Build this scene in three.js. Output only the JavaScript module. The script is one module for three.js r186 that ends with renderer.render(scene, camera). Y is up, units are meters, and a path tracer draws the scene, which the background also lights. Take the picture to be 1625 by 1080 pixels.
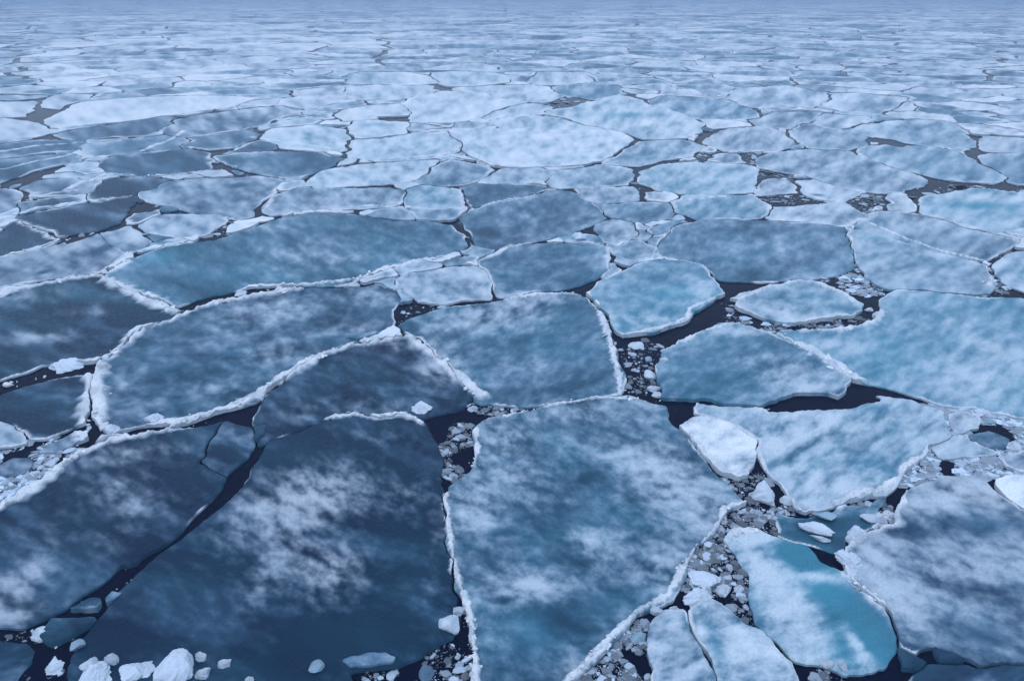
import * as THREE from 'three';
import { mergeGeometries } from 'three/addons/utils/BufferGeometryUtils.js';

// ---------------------------------------------------------------- camera, sky, sun, exposure
const EYE = 8.0, FOCAL = 1213, HORIZON = -18;                  // metres above the sea; photo pixels (1625 x 1080)
const PITCH = Math.atan((540 - HORIZON) / FOCAL);
const scene = new THREE.Scene();
const camera = new THREE.PerspectiveCamera(2 * Math.atan(540 / FOCAL) * 180 / Math.PI, 1024 / 680, 0.1, 6000);
camera.position.set(0, EYE, 0);
camera.rotation.set(-PITCH, 0, 0);
scene.add(camera);
const renderer = new THREE.WebGLRenderer({ antialias: true });
renderer.setSize(1024, 680);
renderer.toneMapping = THREE.LinearToneMapping;
renderer.toneMappingExposure = 1.0;
renderer.shadowMap.enabled = true;

const SKY_TINT = [0.62, 0.8, 1.04], SKY_LEVEL = 1.18, FOG_DENSITY = 0.0029;
const sun = new THREE.DirectionalLight(0xfff4ea, 0.5);
sun.position.set(-45, 80, 40);
sun.castShadow = true;
sun.shadow.radius = 40;
Object.assign(sun.shadow.camera, { left: -60, right: 60, top: 60, bottom: -60, near: 1, far: 250 });
scene.add(sun, sun.target);

// ---------------------------------------------------------------- noise
function rng(seed) { let s = seed | 0; return () => { s = (s + 0x6d2b79f5) | 0; let t = Math.imul(s ^ (s >>> 15), 1 | s); t = (t + Math.imul(t ^ (t >>> 7), 61 | t)) ^ t; return ((t ^ (t >>> 14)) >>> 0) / 4294967296; }; }
const PERM = new Uint8Array(512), GX = new Float32Array(256), GY = new Float32Array(256);
{
  const r = rng(7), p = Array.from({ length: 256 }, (_, i) => i);
  for (let i = 255; i > 0; i--) { const j = Math.floor(r() * (i + 1)); [p[i], p[j]] = [p[j], p[i]]; }
  for (let i = 0; i < 512; i++) PERM[i] = p[i & 255];
  for (let i = 0; i < 256; i++) { const a = r() * Math.PI * 2; GX[i] = Math.cos(a) * 1.5; GY[i] = Math.sin(a) * 1.5; }
}
function noise(x, y) {
  const xi = Math.floor(x), yi = Math.floor(y), fx = x - xi, fy = y - yi, X = xi & 255, Y = yi & 255;
  const u = fx * fx * fx * (fx * (fx * 6 - 15) + 10), v = fy * fy * fy * (fy * (fy * 6 - 15) + 10);
  const a = PERM[PERM[X] + Y], b = PERM[PERM[X + 1] + Y], c = PERM[PERM[X] + Y + 1], d = PERM[PERM[X + 1] + Y + 1];
  const n0 = GX[a] * fx + GY[a] * fy, n1 = GX[b] * (fx - 1) + GY[b] * fy, n2 = GX[c] * fx + GY[c] * (fy - 1), n3 = GX[d] * (fx - 1) + GY[d] * (fy - 1);
  const m0 = n0 + (n1 - n0) * u, m1 = n2 + (n3 - n2) * u;
  return m0 + (m1 - m0) * v;
}
function fbm(x, y, oct, gain = 0.5) { let s = 0, a = 1, n = 0; for (let i = 0; i < oct; i++) { s += a * noise(x, y); n += a; a *= gain; const t = x * 1.62 - y * 1.18 + 11.3; y = x * 1.18 + y * 1.62 - 7.9; x = t; } return s / n; }
const clamp = (x, a = 0, b = 1) => (x < a ? a : x > b ? b : x);
const step = (a, b, x) => { const t = clamp((x - a) / (b - a)); return t * t * (3 - 2 * t); };
const mix = (a, b, t) => a + (b - a) * t;

// overcast sky: brighter overhead, faint cloud mottling
{
  const w = 512, h = 256, data = new Float32Array(w * h * 4);
  for (let j = 0; j < h; j++) for (let i = 0; i < w; i++) {
    const el = ((j + 0.5) / h - 0.5) * Math.PI, az = ((i + 0.5) / w) * Math.PI * 2, up = Math.max(0, Math.sin(el));
    const c = Math.cos(el), cx = c * Math.cos(az), cz = c * Math.sin(az);
    const m = 1 + 0.12 * fbm(cx * 2.2 + 5 + up, cz * 2.2 + 9 - up, 4);
    const L = SKY_LEVEL * (0.72 + 0.5 * up) * m, k = (j * w + i) * 4;
    for (let q = 0; q < 3; q++) data[k + q] = L * SKY_TINT[q];
    data[k + 3] = 1;
  }
  const sky = new THREE.DataTexture(data, w, h, THREE.RGBAFormat, THREE.FloatType);
  sky.mapping = THREE.EquirectangularReflectionMapping;
  sky.magFilter = sky.minFilter = THREE.LinearFilter;
  sky.wrapS = THREE.RepeatWrapping;
  sky.needsUpdate = true;
  scene.background = sky;
  scene.environment = sky;
}
{ const f = new THREE.Color(); f.setRGB(0.53, 0.7, 1); scene.fog = new THREE.FogExp2(f, FOG_DENSITY); }

// ---------------------------------------------------------------- helpers
const cosP = Math.cos(PITCH), sinP = Math.sin(PITCH);
function onWater(u, v, y = 0.09) {                             // where the ray through a photo pixel meets the ice
  const x = (u - 812.5) / FOCAL, b = -(v - 540) / FOCAL;
  const dy = b * cosP - sinP, dz = -cosP - b * sinP, t = (y - EYE) / dy;
  return [x * t, dz * t];
}
const range = (x, z) => Math.sqrt(x * x + z * z + EYE * EYE);
const pts = (text) => text.trim().split(/\s+/).map((p) => p.split(',').map(Number));
const names = new Map();
function numbered(name) { const n = names.get(name) ?? 0; names.set(name, n + 1); return n ? `${name}_${String(n).padStart(3, '0')}` : name; }
function tag(o, label, category, group, kind) { o.userData = { label, category }; if (group) o.userData.group = group; if (kind) o.userData.kind = kind; return o; }
function mesh(name, geometry, material, parent) { const m = new THREE.Mesh(geometry, material); m.name = name; m.castShadow = m.receiveShadow = true; parent.add(m); return m; }

// ---------------------------------------------------------------- materials
function grainTexture(n, f) {
  const d = new Uint8Array(n * n * 4);
  for (let j = 0; j < n; j++) for (let i = 0; i < n; i++) { const v = clamp(f(i / n, j / n)) * 255, k = (j * n + i) * 4; d[k] = d[k + 1] = d[k + 2] = v; d[k + 3] = 255; }
  const t = new THREE.DataTexture(d, n, n); t.wrapS = t.wrapT = THREE.RepeatWrapping; t.magFilter = THREE.LinearFilter; t.minFilter = THREE.LinearMipmapLinearFilter; t.generateMipmaps = true; t.needsUpdate = true; return t;
}
const tiled = (x, y, p, oct) => {                                // noise that repeats every p cells
  const u = x * p, v = y * p, wx = x, wy = y;
  return fbm(u, v, oct) * (1 - wx) * (1 - wy) + fbm(u - p, v, oct) * wx * (1 - wy) + fbm(u, v - p, oct) * (1 - wx) * wy + fbm(u - p, v - p, oct) * wx * wy;
};
const iceGrain = grainTexture(512, (x, y) => 0.5 + 0.9 * tiled(x, y, 14, 5));
const snowGrain = grainTexture(512, (x, y) => 0.5 + 0.8 * tiled(x, y, 24, 5));
const roughGrain = grainTexture(512, (x, y) => 0.62 + 0.5 * tiled(x, y, 9, 4));
const rippleGrain = grainTexture(512, (x, y) => 0.5 + 0.7 * tiled(x, y, 10, 3));
const speckle = grainTexture(1024, (x, y) => 0.95 + 0.34 * tiled(x, y, 20, 4) + 0.2 * tiled(y, x, 60, 3));
const rgb = (r, g, b) => new THREE.Color().setRGB(r, g, b);
const frozen = (o) => new THREE.MeshPhysicalMaterial({ ior: 1.31, specularIntensity: 0.45, ...o });
const iceMat = frozen({ vertexColors: true, map: speckle, roughness: 0.75, roughnessMap: roughGrain, bumpMap: iceGrain, bumpScale: 0.006 });
const rimMat = frozen({ vertexColors: true, map: speckle, roughness: 0.9, bumpMap: snowGrain, bumpScale: 0.035 });
const chunkMat = frozen({ color: rgb(0.6, 0.67, 0.79), roughness: 0.75, bumpMap: snowGrain, bumpScale: 0.02 });
const glassyMat = frozen({ color: rgb(0.3, 0.43, 0.55), roughness: 0.4, bumpMap: snowGrain, bumpScale: 0.02 });
const clearChunkMat = frozen({ color: rgb(0.12, 0.2, 0.3), roughness: 0.3, bumpMap: snowGrain, bumpScale: 0.02 });
const waterMat = frozen({ color: rgb(0.0002, 0.002, 0.016), roughness: 0.08, ior: 1.07, specularIntensity: 1, bumpMap: rippleGrain, bumpScale: 0.006 });

// ---------------------------------------------------------------- the sea
{
  const g = new THREE.PlaneGeometry(5000, 5000, 1, 1); g.rotateX(-Math.PI / 2);
  const uv = g.attributes.uv; for (let i = 0; i < uv.count; i++) uv.setXY(i, uv.getX(i) * 5000 / 1.7, uv.getY(i) * 5000 / 1.7);
  const sea = mesh('sea_water', g, waterMat, scene);
  tag(sea, 'dark navy sea water showing in the leads between the ice floes', 'sea', null, 'structure');
}
// ---------------------------------------------------------------- what the photograph shows: floes (outlines in photo pixels), ridges, snow
// s: how much snow lies on the floe, t: how turquoise its ice is, l: how light its bare ice is, r: how raised its own edge is, a: how patchy
const floes = [];
function floe(label, outline, o = {}) { floes.push({ label, px: pts(outline), s: 0.12, t: 0.15, l: 0.2, r: 0.6, a: 1, prio: 1, ...o }); }
// near floes
floe('large dark blue floe at the lower left, above the long black crack', '-140,905 0,806 28,786 60,762 96,735 120,722 150,706 166,694 215,692 268,682 350,668 330,690 318,732 364,757 330,800 300,829 278,855 240,879 186,888 162,910 150,918 110,945 78,972 38,990 0,984 -150,992', { s: 0.05, l: 0.05, r: 0.2, a: 0.32 });
floe('small dark triangular plate at the upper end of the long black crack', '319,731 364,756 400,721 405,700 392,678 352,668 331,690', { s: 0.14, l: 0.16, r: 0.2 });
floe('big dark floe in front with two bright cloud-like snow patches', '414,708 440,690 500,672 530,662 566,655 600,660 640,654 668,668 688,690 697,730 695,790 702,832 706,880 714,930 722,985 712,1008 672,1028 620,1045 560,1056 546,1062 552,1160 90,1160 110,1060 128,1020 155,985 196,935 240,894 264,869 302,838 347,804 382,762', { s: 0.03, l: 0.04, r: 0.12, a: 0.28 });
floe('big mottled blue floe in the front middle with white crumbling side edges', '752,680 756,720 750,742 715,772 705,786 712,810 716,850 722,900 730,930 742,965 750,1010 752,1050 754,1160 870,1160 905,1078 930,1055 975,1005 1010,970 1060,945 1080,905 1100,865 1140,830 1150,805 1185,795 1140,750 1110,715 1085,690 1060,665 1055,640 1000,628 950,628 900,636 860,642 815,655 770,664', { s: 0.2, l: 0.3, r: 0.4, t: 0.35, a: 0.75 });
floe('dark arched floe bordered above by a curved white ridge', '404,668 416,640 426,616 452,598 478,580 508,562 540,552 574,545 610,540 640,534 668,536 690,560 712,582 735,606 752,628 735,640 715,648 690,652 665,660 640,654 600,660 566,655 530,662 500,672 440,690 414,708 404,690', { s: 0.08, l: 0.09, r: 0.25, a: 0.45 });
floe('broad blue floe in the middle with a thin white right edge beside black water', '632,510 660,496 700,490 740,483 800,472 850,464 905,463 935,468 950,490 965,520 972,550 982,580 985,600 985,625 950,628 900,632 860,636 815,640 770,636 752,628 735,606 712,582 690,560 668,536 645,526', { s: 0.2, l: 0.34, t: 0.35, r: 0.4, a: 0.7 });
floe('pale turquoise floe whose thick front edge stands over the blackest open water', '935,466 955,448 980,438 1010,420 1050,414 1090,415 1115,422 1138,445 1152,465 1120,478 1095,492 1090,505 1055,520 1020,530 995,532 975,520 960,495 945,478', { s: 0.36, l: 0.7, t: 0.55, r: 0.6, a: 0.8, h: 0.05 });
floe('small oval floe floating alone in a ring of dark slush', '1166,478 1190,465 1215,455 1245,447 1280,446 1310,452 1335,465 1360,478 1362,490 1345,498 1310,504 1260,508 1215,502 1180,490', { s: 0.52, l: 0.6, t: 0.5, r: 1, h: 0.04 });
floe('wide pale turquoise floe at the right with a curled white lip on its corner', '1398,474 1425,460 1460,459 1510,466 1570,474 1625,470 1760,458 1760,676 1620,655 1560,645 1500,640 1470,628 1440,620 1385,606 1350,600 1320,578 1290,556 1262,545 1237,532 1240,524 1275,523 1330,524 1372,516 1398,508 1402,490', { s: 0.36, l: 0.74, t: 0.55, r: 0.5, a: 0.8 });
floe('grey-blue floe with a snowy right half, joined to the wide turquoise floe by a ridge', '1055,560 1080,545 1110,530 1140,515 1170,515 1205,525 1237,534 1262,547 1290,558 1320,580 1345,605 1330,625 1300,620 1260,622 1200,640 1150,640 1100,632 1060,628 1050,600 1045,580', { s: 0.22, l: 0.45, t: 0.45, r: 0.5, a: 0.7, h: 0.05 });
floe('jumbled white and turquoise floe between the black gash and the melt pool floe', '1100,650 1115,632 1160,640 1225,650 1290,648 1350,640 1395,628 1450,632 1492,646 1508,668 1500,692 1472,702 1460,720 1440,740 1420,762 1400,785 1370,782 1345,790 1310,805 1285,810 1265,800 1240,770 1220,735 1202,715 1196,698 1165,672 1125,658', { s: 0.5, l: 0.55, t: 0.5, r: 1.1, a: 1.4 });
floe('thick white wedge of ice leaning on the right edge of the mottled front floe', '1082,676 1100,662 1125,657 1165,671 1197,698 1203,722 1184,748 1166,752 1142,742 1108,706', { s: 0.72, l: 0.55, r: 0.9, a: 1.2, h: 0.05 });
const poolFloe = 'floe at the lower right flooded by a bright turquoise melt pool';
floe(poolFloe, '1150,856 1168,840 1200,838 1225,848 1268,862 1300,890 1335,905 1360,925 1395,955 1418,985 1424,1010 1415,1030 1395,1050 1340,1065 1305,1050 1290,1046 1262,1036 1232,1012 1210,995 1200,985 1202,950 1192,910 1176,885', { s: 0.5, l: 0.55, t: 0.6, r: 0.3, a: 1.2, h: 0.0 });
floe('large snow-streaked floe filling the lower right corner', '1345,880 1372,850 1385,835 1420,830 1440,800 1455,775 1500,756 1560,756 1580,768 1595,785 1622,804 1760,830 1760,1052 1625,1052 1555,1050 1480,1018 1452,1037 1436,1028 1425,1000 1415,975 1395,952 1365,925 1350,905', { s: 0.42, l: 0.32, t: 0.12, r: 0.7, a: 1.3, h: 0.03, turn: 0.55 });
floe('sheet of thin grey-teal slush ice behind the melt pool floe', '1236,808 1290,818 1345,802 1385,800 1402,788 1384,832 1350,838 1334,872 1290,862 1240,844', { s: 0.2, l: 0.3, t: 0.4, r: 0.3, h: -0.035, a: 1.4 });
floe('smooth white slab at the right edge on top of the snow-streaked floe', '1582,768 1600,759 1650,758 1760,770 1760,826 1660,808 1620,802 1597,785', { s: 0.74, l: 0.55, r: 0.5, a: 1.2, h: 0.04 });
floe('white floe at the bottom with a teal channel on its left', '1098,972 1110,960 1130,958 1150,970 1175,990 1205,1003 1232,1025 1250,1045 1265,1070 1285,1150 1150,1150 1130,1060 1105,1010 1095,990', { s: 0.56, l: 0.55, t: 0.4, r: 0.7, a: 1.2, h: 0.04 });
floe('narrow frosted floe at the bottom beside the dark slushy water', '1040,990 1060,970 1085,968 1100,995 1108,1015 1130,1062 1148,1150 1046,1150 1042,1060 1035,1010', { s: 0.52, l: 0.5, t: 0.3, r: 0.8, a: 1.2, h: 0.03 });
floe('smooth dark plate cut by the bottom edge near the lower right corner', '1500,1056 1555,1053 1625,1057 1760,1060 1760,1160 1400,1160 1430,1090 1465,1066', { s: 0.16, l: 0.3, r: 0.4 });
floe('dark drowned floe in the bottom left corner', '-140,1030 0,1016 30,1022 50,1030 42,1050 20,1075 -20,1150 -200,1160', { s: 0.02, l: 0.04, r: 0.25, h: -0.05 });
// left side
floe('small dark floe at the left edge between two white ridges', '-140,652 0,624 40,612 80,604 120,597 140,598 144,630 140,650 130,668 108,676 70,688 38,692 25,672 0,662 -120,655', { s: 0.05, l: 0.12, r: 0.3 });
floe('white lump of a floe cut by the left edge', '-100,655 0,664 22,672 36,690 30,700 0,704 -100,715', { s: 0.55, l: 0.5, r: 0.8 });
floe('thin grey slab adrift in the brash at the left', '62,712 80,700 105,690 135,687 139,695 110,703 85,711', { s: 0.4, l: 0.3, r: 0.3 });
floe('frosted slab adrift in the brash at the left edge', '2,735 20,726 42,728 36,742 14,750 0,748', { s: 0.4, l: 0.3, r: 0.3 });
floe('long dark floe at the left edge with faint snow streaks', '-140,500 0,462 50,452 100,443 150,436 172,446 195,460 230,475 262,484 284,494 270,508 245,515 222,520 205,535 180,555 170,566 130,570 80,575 52,577 30,590 0,597 -140,632', { s: 0.04, l: 0.06, r: 0.3, t: 0.25, a: 0.35 });
floe('large blue floe left of the middle with wispy snow', '284,500 310,490 345,480 395,468 450,460 505,456 560,455 605,450 624,458 626,480 622,500 630,508 605,522 575,534 550,540 540,550 508,560 478,578 452,596 426,614 400,634 360,645 310,658 268,672 215,680 172,682 152,664 147,630 150,600 160,580 178,560 205,538 225,522 262,508', { s: 0.15, l: 0.25, t: 0.25, r: 0.4, a: 0.7 });
floe('wide slate blue floe with a turquoise left end', '172,440 195,420 215,408 240,400 262,392 300,385 345,378 400,362 440,345 500,338 560,340 620,350 655,350 690,352 712,358 730,375 740,392 700,402 660,408 630,418 600,428 570,440 540,448 500,450 440,450 395,452 350,462 310,472 284,484 262,480 230,470 195,455', { s: 0.18, l: 0.34, t: 0.5, r: 0.5, a: 0.7 });
floe('pale snowy floe behind the small dark triangle of slush in the middle', '640,442 660,432 700,424 740,420 772,424 776,445 772,470 740,472 712,480 670,478 645,462', { s: 0.5, l: 0.5, t: 0.3, r: 0.8 });
floe('blue floe with a frosted front edge behind the broad middle floe', '778,445 776,428 760,412 790,398 820,388 880,384 930,384 960,390 965,405 955,425 940,440 925,450 900,456 860,458 820,465 790,466 778,460', { s: 0.2, l: 0.4, t: 0.35, r: 0.7 });
floe('blue floe crossed by a thin pale line along its back edge', '748,330 790,318 830,310 875,300 910,306 935,320 950,332 960,345 945,352 900,370 860,378 815,386 790,392 762,388 748,370 740,350', { s: 0.24, l: 0.38, t: 0.25, r: 0.4 });
floe('dark blue wedge-shaped floe behind the thin pale line', '733,298 760,290 800,288 840,292 875,298 840,308 800,318 770,326 752,330 742,312', { s: 0.12, l: 0.24, t: 0.3, r: 0.4 });
floe('pale hummock floe with a turquoise foot beside the wedge-shaped floe', '642,316 650,300 672,294 710,296 728,300 732,316 725,328 690,330 655,326', { s: 0.45, l: 0.6, t: 0.6, r: 0.8 });
floe('long grey floe stretching behind the wide slate blue floe', '420,330 428,312 455,304 480,298 520,296 560,298 610,296 635,304 640,318 620,326 570,328 520,330 470,334 430,338', { s: 0.45, l: 0.45, t: 0.2, r: 0.6 });
floe('small pale floe wedged in the crack right of the blue floes', '950,352 975,346 1000,350 1000,372 985,385 965,380 955,368', { s: 0.5, l: 0.5, t: 0.2, r: 0.6 });
floe('pale floe in front of the wedged small one', '966,386 985,389 1010,380 1040,392 1030,408 1005,410 985,402 972,395', { s: 0.4, l: 0.5, t: 0.3, r: 0.6 });
floe('broad smooth grey-blue floe behind the oval floe', '1060,372 1075,360 1110,350 1160,348 1200,350 1240,350 1290,352 1335,360 1350,385 1350,415 1340,430 1300,440 1250,440 1200,442 1160,442 1135,438 1118,420 1090,410 1062,405 1050,390', { s: 0.26, l: 0.48, t: 0.3, r: 0.4, a: 0.8 });
floe('pale turquoise floe with frayed edges behind the broad grey-blue one', '1070,322 1085,312 1110,308 1160,306 1200,310 1218,325 1216,340 1190,345 1150,344 1110,345 1080,335', { s: 0.42, l: 0.65, t: 0.5, r: 0.8 });
floe('whitish floe with a ragged back edge right of the frayed turquoise one', '1220,332 1232,322 1270,318 1320,318 1355,325 1375,340 1365,350 1340,355 1290,350 1240,348 1222,342', { s: 0.58, l: 0.5, t: 0.2, r: 0.7 });
floe('small lumpy white floe ringed by dark slush right of centre', '1202,300 1210,285 1235,282 1258,286 1270,302 1262,310 1230,310 1210,308', { s: 0.62, l: 0.5, r: 0.8 });
floe('pale floe with one dark melt hole beside the lumpy white one', '1262,288 1290,284 1320,290 1350,300 1365,304 1340,318 1315,318 1290,310 1270,300', { s: 0.6, l: 0.5, r: 0.6 });
floe('grey upper slab of the overlapping pair on the right', '1360,352 1375,340 1410,336 1450,338 1490,350 1540,362 1580,372 1612,380 1600,392 1575,405 1550,412 1520,405 1480,395 1440,384 1400,372 1370,362', { s: 0.44, l: 0.5, t: 0.2, r: 0.7 });
floe('rounded lower slab of the overlapping pair with a turquoise seam along its back', '1350,380 1362,366 1400,374 1440,386 1480,397 1520,407 1550,414 1562,430 1575,450 1560,462 1525,464 1480,460 1440,458 1405,455 1385,440 1370,420 1358,400', { s: 0.48, l: 0.6, t: 0.35, r: 0.5, h: 0.03 });
floe('white and turquoise floe at the right edge above a dark lead', '1455,318 1475,308 1510,300 1560,295 1625,294 1780,292 1780,366 1625,358 1575,364 1540,358 1505,348 1480,340 1465,330', { s: 0.5, l: 0.75, t: 0.65, r: 0.6 });
floe('flat white slab among the brash right of the jumbled floe', '1505,660 1530,652 1552,660 1548,674 1520,682 1506,674', { s: 0.6, l: 0.5, r: 0.8 });
floe('longer pale slab in the brash right of the jumbled floe', '1480,705 1520,694 1570,700 1580,714 1540,722 1490,720', { s: 0.5, l: 0.5, t: 0.3, r: 0.9 });
floe('small dark wet slab in the brash near the right edge', '1545,690 1572,684 1600,694 1592,706 1560,706', { s: 0.15, l: 0.3, t: 0.2, r: 0.5 });
floe('pale slab in the brash touching the right edge', '1590,722 1625,716 1690,720 1690,740 1620,744 1596,736', { s: 0.5, l: 0.5, t: 0.2, r: 0.8 });
floe('little pale floe squeezed beside the turquoise floe at the right', '1410,318 1420,306 1438,307 1448,320 1457,331 1445,336 1422,331', { s: 0.6, l: 0.5, r: 0.8 });
floe('wide greyish floe with a rounded right end beside the dark slush lead', '1215,248 1240,242 1290,236 1340,238 1370,250 1400,262 1440,274 1465,284 1468,292 1440,302 1400,304 1350,298 1310,285 1280,275 1240,272 1210,264', { s: 0.48, l: 0.5, t: 0.25, r: 0.4 });
floe('long turquoise-tinged floe lying against the rounded greyish floe', '1370,240 1385,232 1420,230 1470,232 1510,238 1540,250 1570,262 1600,280 1570,288 1520,284 1470,275 1420,262 1385,250', { s: 0.42, l: 0.6, t: 0.5, r: 0.6 });
floe('wide light blue floe behind the long turquoise-tinged one', '1345,208 1380,200 1420,192 1470,190 1510,195 1530,210 1545,230 1520,232 1480,230 1440,224 1400,218 1365,212', { s: 0.42, l: 0.6, t: 0.45, r: 0.5 });
floe('blue floe at the right edge behind the dark lead', '1550,248 1580,244 1625,242 1780,240 1780,300 1625,290 1600,282 1575,266 1552,256', { s: 0.3, l: 0.5, t: 0.35, r: 0.5 });
floe('smooth pale strip of a floe at the right edge between two dark cracks', '1548,222 1570,216 1625,220 1780,222 1780,236 1625,238 1570,238 1555,230', { s: 0.5, l: 0.5, t: 0.2, r: 0.4 });
floe('white-rimmed floe cut by the right edge, beyond the slush', '1590,425 1605,408 1625,400 1760,392 1760,470 1625,458 1600,446', { s: 0.5, l: 0.6, t: 0.5, r: 1 });
floe('broad turquoise and white floe right of the middle with a steep right edge', '1010,272 1050,262 1090,258 1140,254 1180,258 1205,266 1200,285 1190,302 1160,304 1120,306 1075,304 1040,298 1020,286', { s: 0.52, l: 0.7, t: 0.6, r: 0.6 });
floe('oblong greyish floe with a flat front edge', '918,300 940,296 1000,296 1020,308 1000,318 955,320 925,312', { s: 0.5, l: 0.5, t: 0.1, r: 0.6 });
floe('little white floe at the right end of the oblong greyish one', '1027,303 1060,305 1073,312 1060,320 1032,316', { s: 0.65, l: 0.5, r: 0.8 });
floe('dull blue floe lying in front of the oblong greyish one', '945,322 1000,320 1060,322 1072,330 1060,344 1025,350 990,346 962,340', { s: 0.3, l: 0.45, t: 0.3, r: 0.4 });
// the white floes further out
floe('broad white floe in the upper middle, larger than its neighbours', '715,212 725,205 790,204 850,204 920,206 975,206 1008,218 990,228 975,240 955,252 930,258 880,262 830,264 790,262 760,248 735,232', { s: 0.72, l: 0.7, t: 0.5, r: 0.4, h: 0.05, a: 0.8 });
floe('pale strip of ice along the back of the broad white floe', '788,192 800,186 850,184 895,190 935,200 960,205 900,205 850,203 795,203', { s: 0.6, l: 0.7, t: 0.6, r: 0.5, a: 0.8 });
floe('peaked white floe with a turquoise band, right of the broad white one', '865,176 900,170 940,162 980,152 1010,156 1050,168 1080,182 1110,196 1100,208 1080,217 1040,220 1010,218 980,208 940,198 905,190', { s: 0.58, l: 0.7, t: 0.6, r: 0.5, h: 0.04 });
floe('smooth white floe with a rounded left end in the upper middle', '646,165 660,152 700,146 760,146 805,158 830,162 800,172 760,186 720,192 655,192 648,178', { s: 0.76, l: 0.7, t: 0.4, r: 0.3, h: 0.05, a: 0.7 });
floe('narrow white floe ending at a black crack in the upper middle', '545,184 555,174 590,168 640,166 645,186 600,188 555,190', { s: 0.74, l: 0.6, r: 0.4, h: 0.05, a: 0.7 });
floe('squarish white floe with a turquoise hollow below the black crack', '556,202 570,192 610,190 636,192 634,212 600,218 565,218', { s: 0.62, l: 0.7, t: 0.7, r: 0.6, h: 0.05 });
floe('bright white floe with a turquoise upper side behind the smooth white one', '693,116 720,114 780,116 808,122 800,130 760,136 710,136 698,128', { s: 0.74, l: 0.75, t: 0.7, r: 0.5, h: 0.06 });
floe('white floe left of the bright one in the upper middle', '555,122 580,114 640,114 680,122 695,130 650,134 600,132 560,130', { s: 0.68, l: 0.7, t: 0.5, r: 0.5 });
floe('white floe with a ragged front directly below its twin in the upper middle', '555,138 600,134 680,136 690,142 650,152 600,158 560,150', { s: 0.64, l: 0.6, t: 0.4, r: 0.6 });
floe('long white floe stretching behind the smooth white one', '720,140 780,136 850,134 900,146 895,158 850,160 790,152 740,145', { s: 0.68, l: 0.7, t: 0.4, r: 0.4 });
floe('pale floe in front of the dark slush pocket in the upper middle', '775,178 800,168 850,164 880,170 850,180 800,186 778,188', { s: 0.66, l: 0.6, t: 0.3, r: 0.4 });
floe('neat pale trapezoid floe with a crisp left tip', '850,128 862,115 920,115 930,128 890,133 855,134', { s: 0.62, l: 0.6, r: 0.6 });
floe('teal-grey floe just beyond the dark slush pocket', '870,140 910,134 975,134 980,148 940,160 905,156', { s: 0.32, l: 0.6, t: 0.5, r: 0.5 });
floe('even blue-grey floe right of the peaked white one', '1022,165 1060,152 1130,156 1190,170 1200,184 1150,188 1100,186 1060,172', { s: 0.36, l: 0.65, t: 0.4, r: 0.4, a: 0.7 });
floe('pale floe with a curved dark crack at its right end', '1160,156 1180,140 1250,136 1310,146 1300,158 1290,166 1240,168 1190,168', { s: 0.52, l: 0.6, t: 0.3, r: 0.4 });
floe('pale floe right of the curved dark crack', '1312,168 1318,148 1370,148 1430,154 1420,168 1390,178 1340,172', { s: 0.5, l: 0.6, t: 0.25, r: 0.4 });
// upper left
floe('long bright snow-covered floe in the upper left', '70,196 100,178 140,162 190,156 260,154 340,152 400,156 360,168 300,176 250,186 180,192 120,198 80,202', { s: 0.86, l: 0.7, t: 0.3, r: 0.2, a: 0.5, h: 0.05 });
floe('grey blade-shaped floe in front of the long bright one', '100,212 160,200 230,188 262,182 275,186 255,200 230,212 170,215 120,222', { s: 0.26, l: 0.4, r: 0.4 });
floe('slanted floe with a snowy back, right of the blade-shaped one', '265,206 280,190 330,180 380,174 440,168 470,176 420,190 400,200 340,210 290,215', { s: 0.36, l: 0.4, t: 0.2, r: 0.5 });
floe('flat blue sliver of a floe in front of the blade-shaped one', '130,230 200,220 270,214 292,222 280,236 220,242 150,245', { s: 0.26, l: 0.45, t: 0.3, r: 0.6 });
floe('dark boat-shaped floe ringed by white ridges at the left', '168,254 185,246 240,240 290,236 330,244 340,252 332,268 280,275 230,278 190,274 172,264', { s: 0.1, l: 0.27, t: 0.3, r: 0.9 });
floe('dark teal floe with a sharp left tip, right of the boat-shaped one', '345,248 380,242 450,240 500,240 515,246 540,250 510,266 480,276 450,280 410,274 370,262', { s: 0.14, l: 0.33, t: 0.4, r: 0.7 });
floe('mottled lozenge floe behind the sharp-tipped dark one', '296,218 350,212 395,204 400,216 370,232 330,236 300,232', { s: 0.25, l: 0.4, t: 0.25, r: 0.6 });
floe('small dark triangular floe behind the sharp-tipped one', '345,244 375,238 405,222 440,230 420,239 370,243', { s: 0.12, l: 0.27, t: 0.2, r: 0.5 });
floe('whitish turquoise floe left of the square white one', '405,218 440,204 500,198 545,206 555,220 548,238 500,236 450,232', { s: 0.6, l: 0.7, t: 0.6, r: 0.8 });
floe('turquoise-white floe left of the broad white one', '552,222 600,218 640,214 700,210 718,216 735,232 700,248 650,252 600,254 552,246', { s: 0.6, l: 0.7, t: 0.6, r: 0.8 });
floe('pale crescent floe with a turquoise front in the middle', '495,288 510,270 560,262 640,256 690,254 680,268 660,284 600,290 540,294 505,296', { s: 0.58, l: 0.6, t: 0.5, r: 0.7 });
floe('grey rubbled floe in front of the broad white one', '660,288 690,266 720,254 755,262 785,268 760,282 740,290 700,292', { s: 0.36, l: 0.5, t: 0.3, r: 0.8 });
floe('streaked pale floe at the front right corner of the broad white one', '762,285 790,268 850,266 880,272 870,284 830,290 780,292', { s: 0.5, l: 0.5, t: 0.3, r: 0.6 });
floe('uneven grey-white floe left of the broad turquoise and white one', '872,284 890,270 950,262 1000,264 1010,276 990,290 930,294 890,296', { s: 0.45, l: 0.5, t: 0.35, r: 0.8 });
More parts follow.
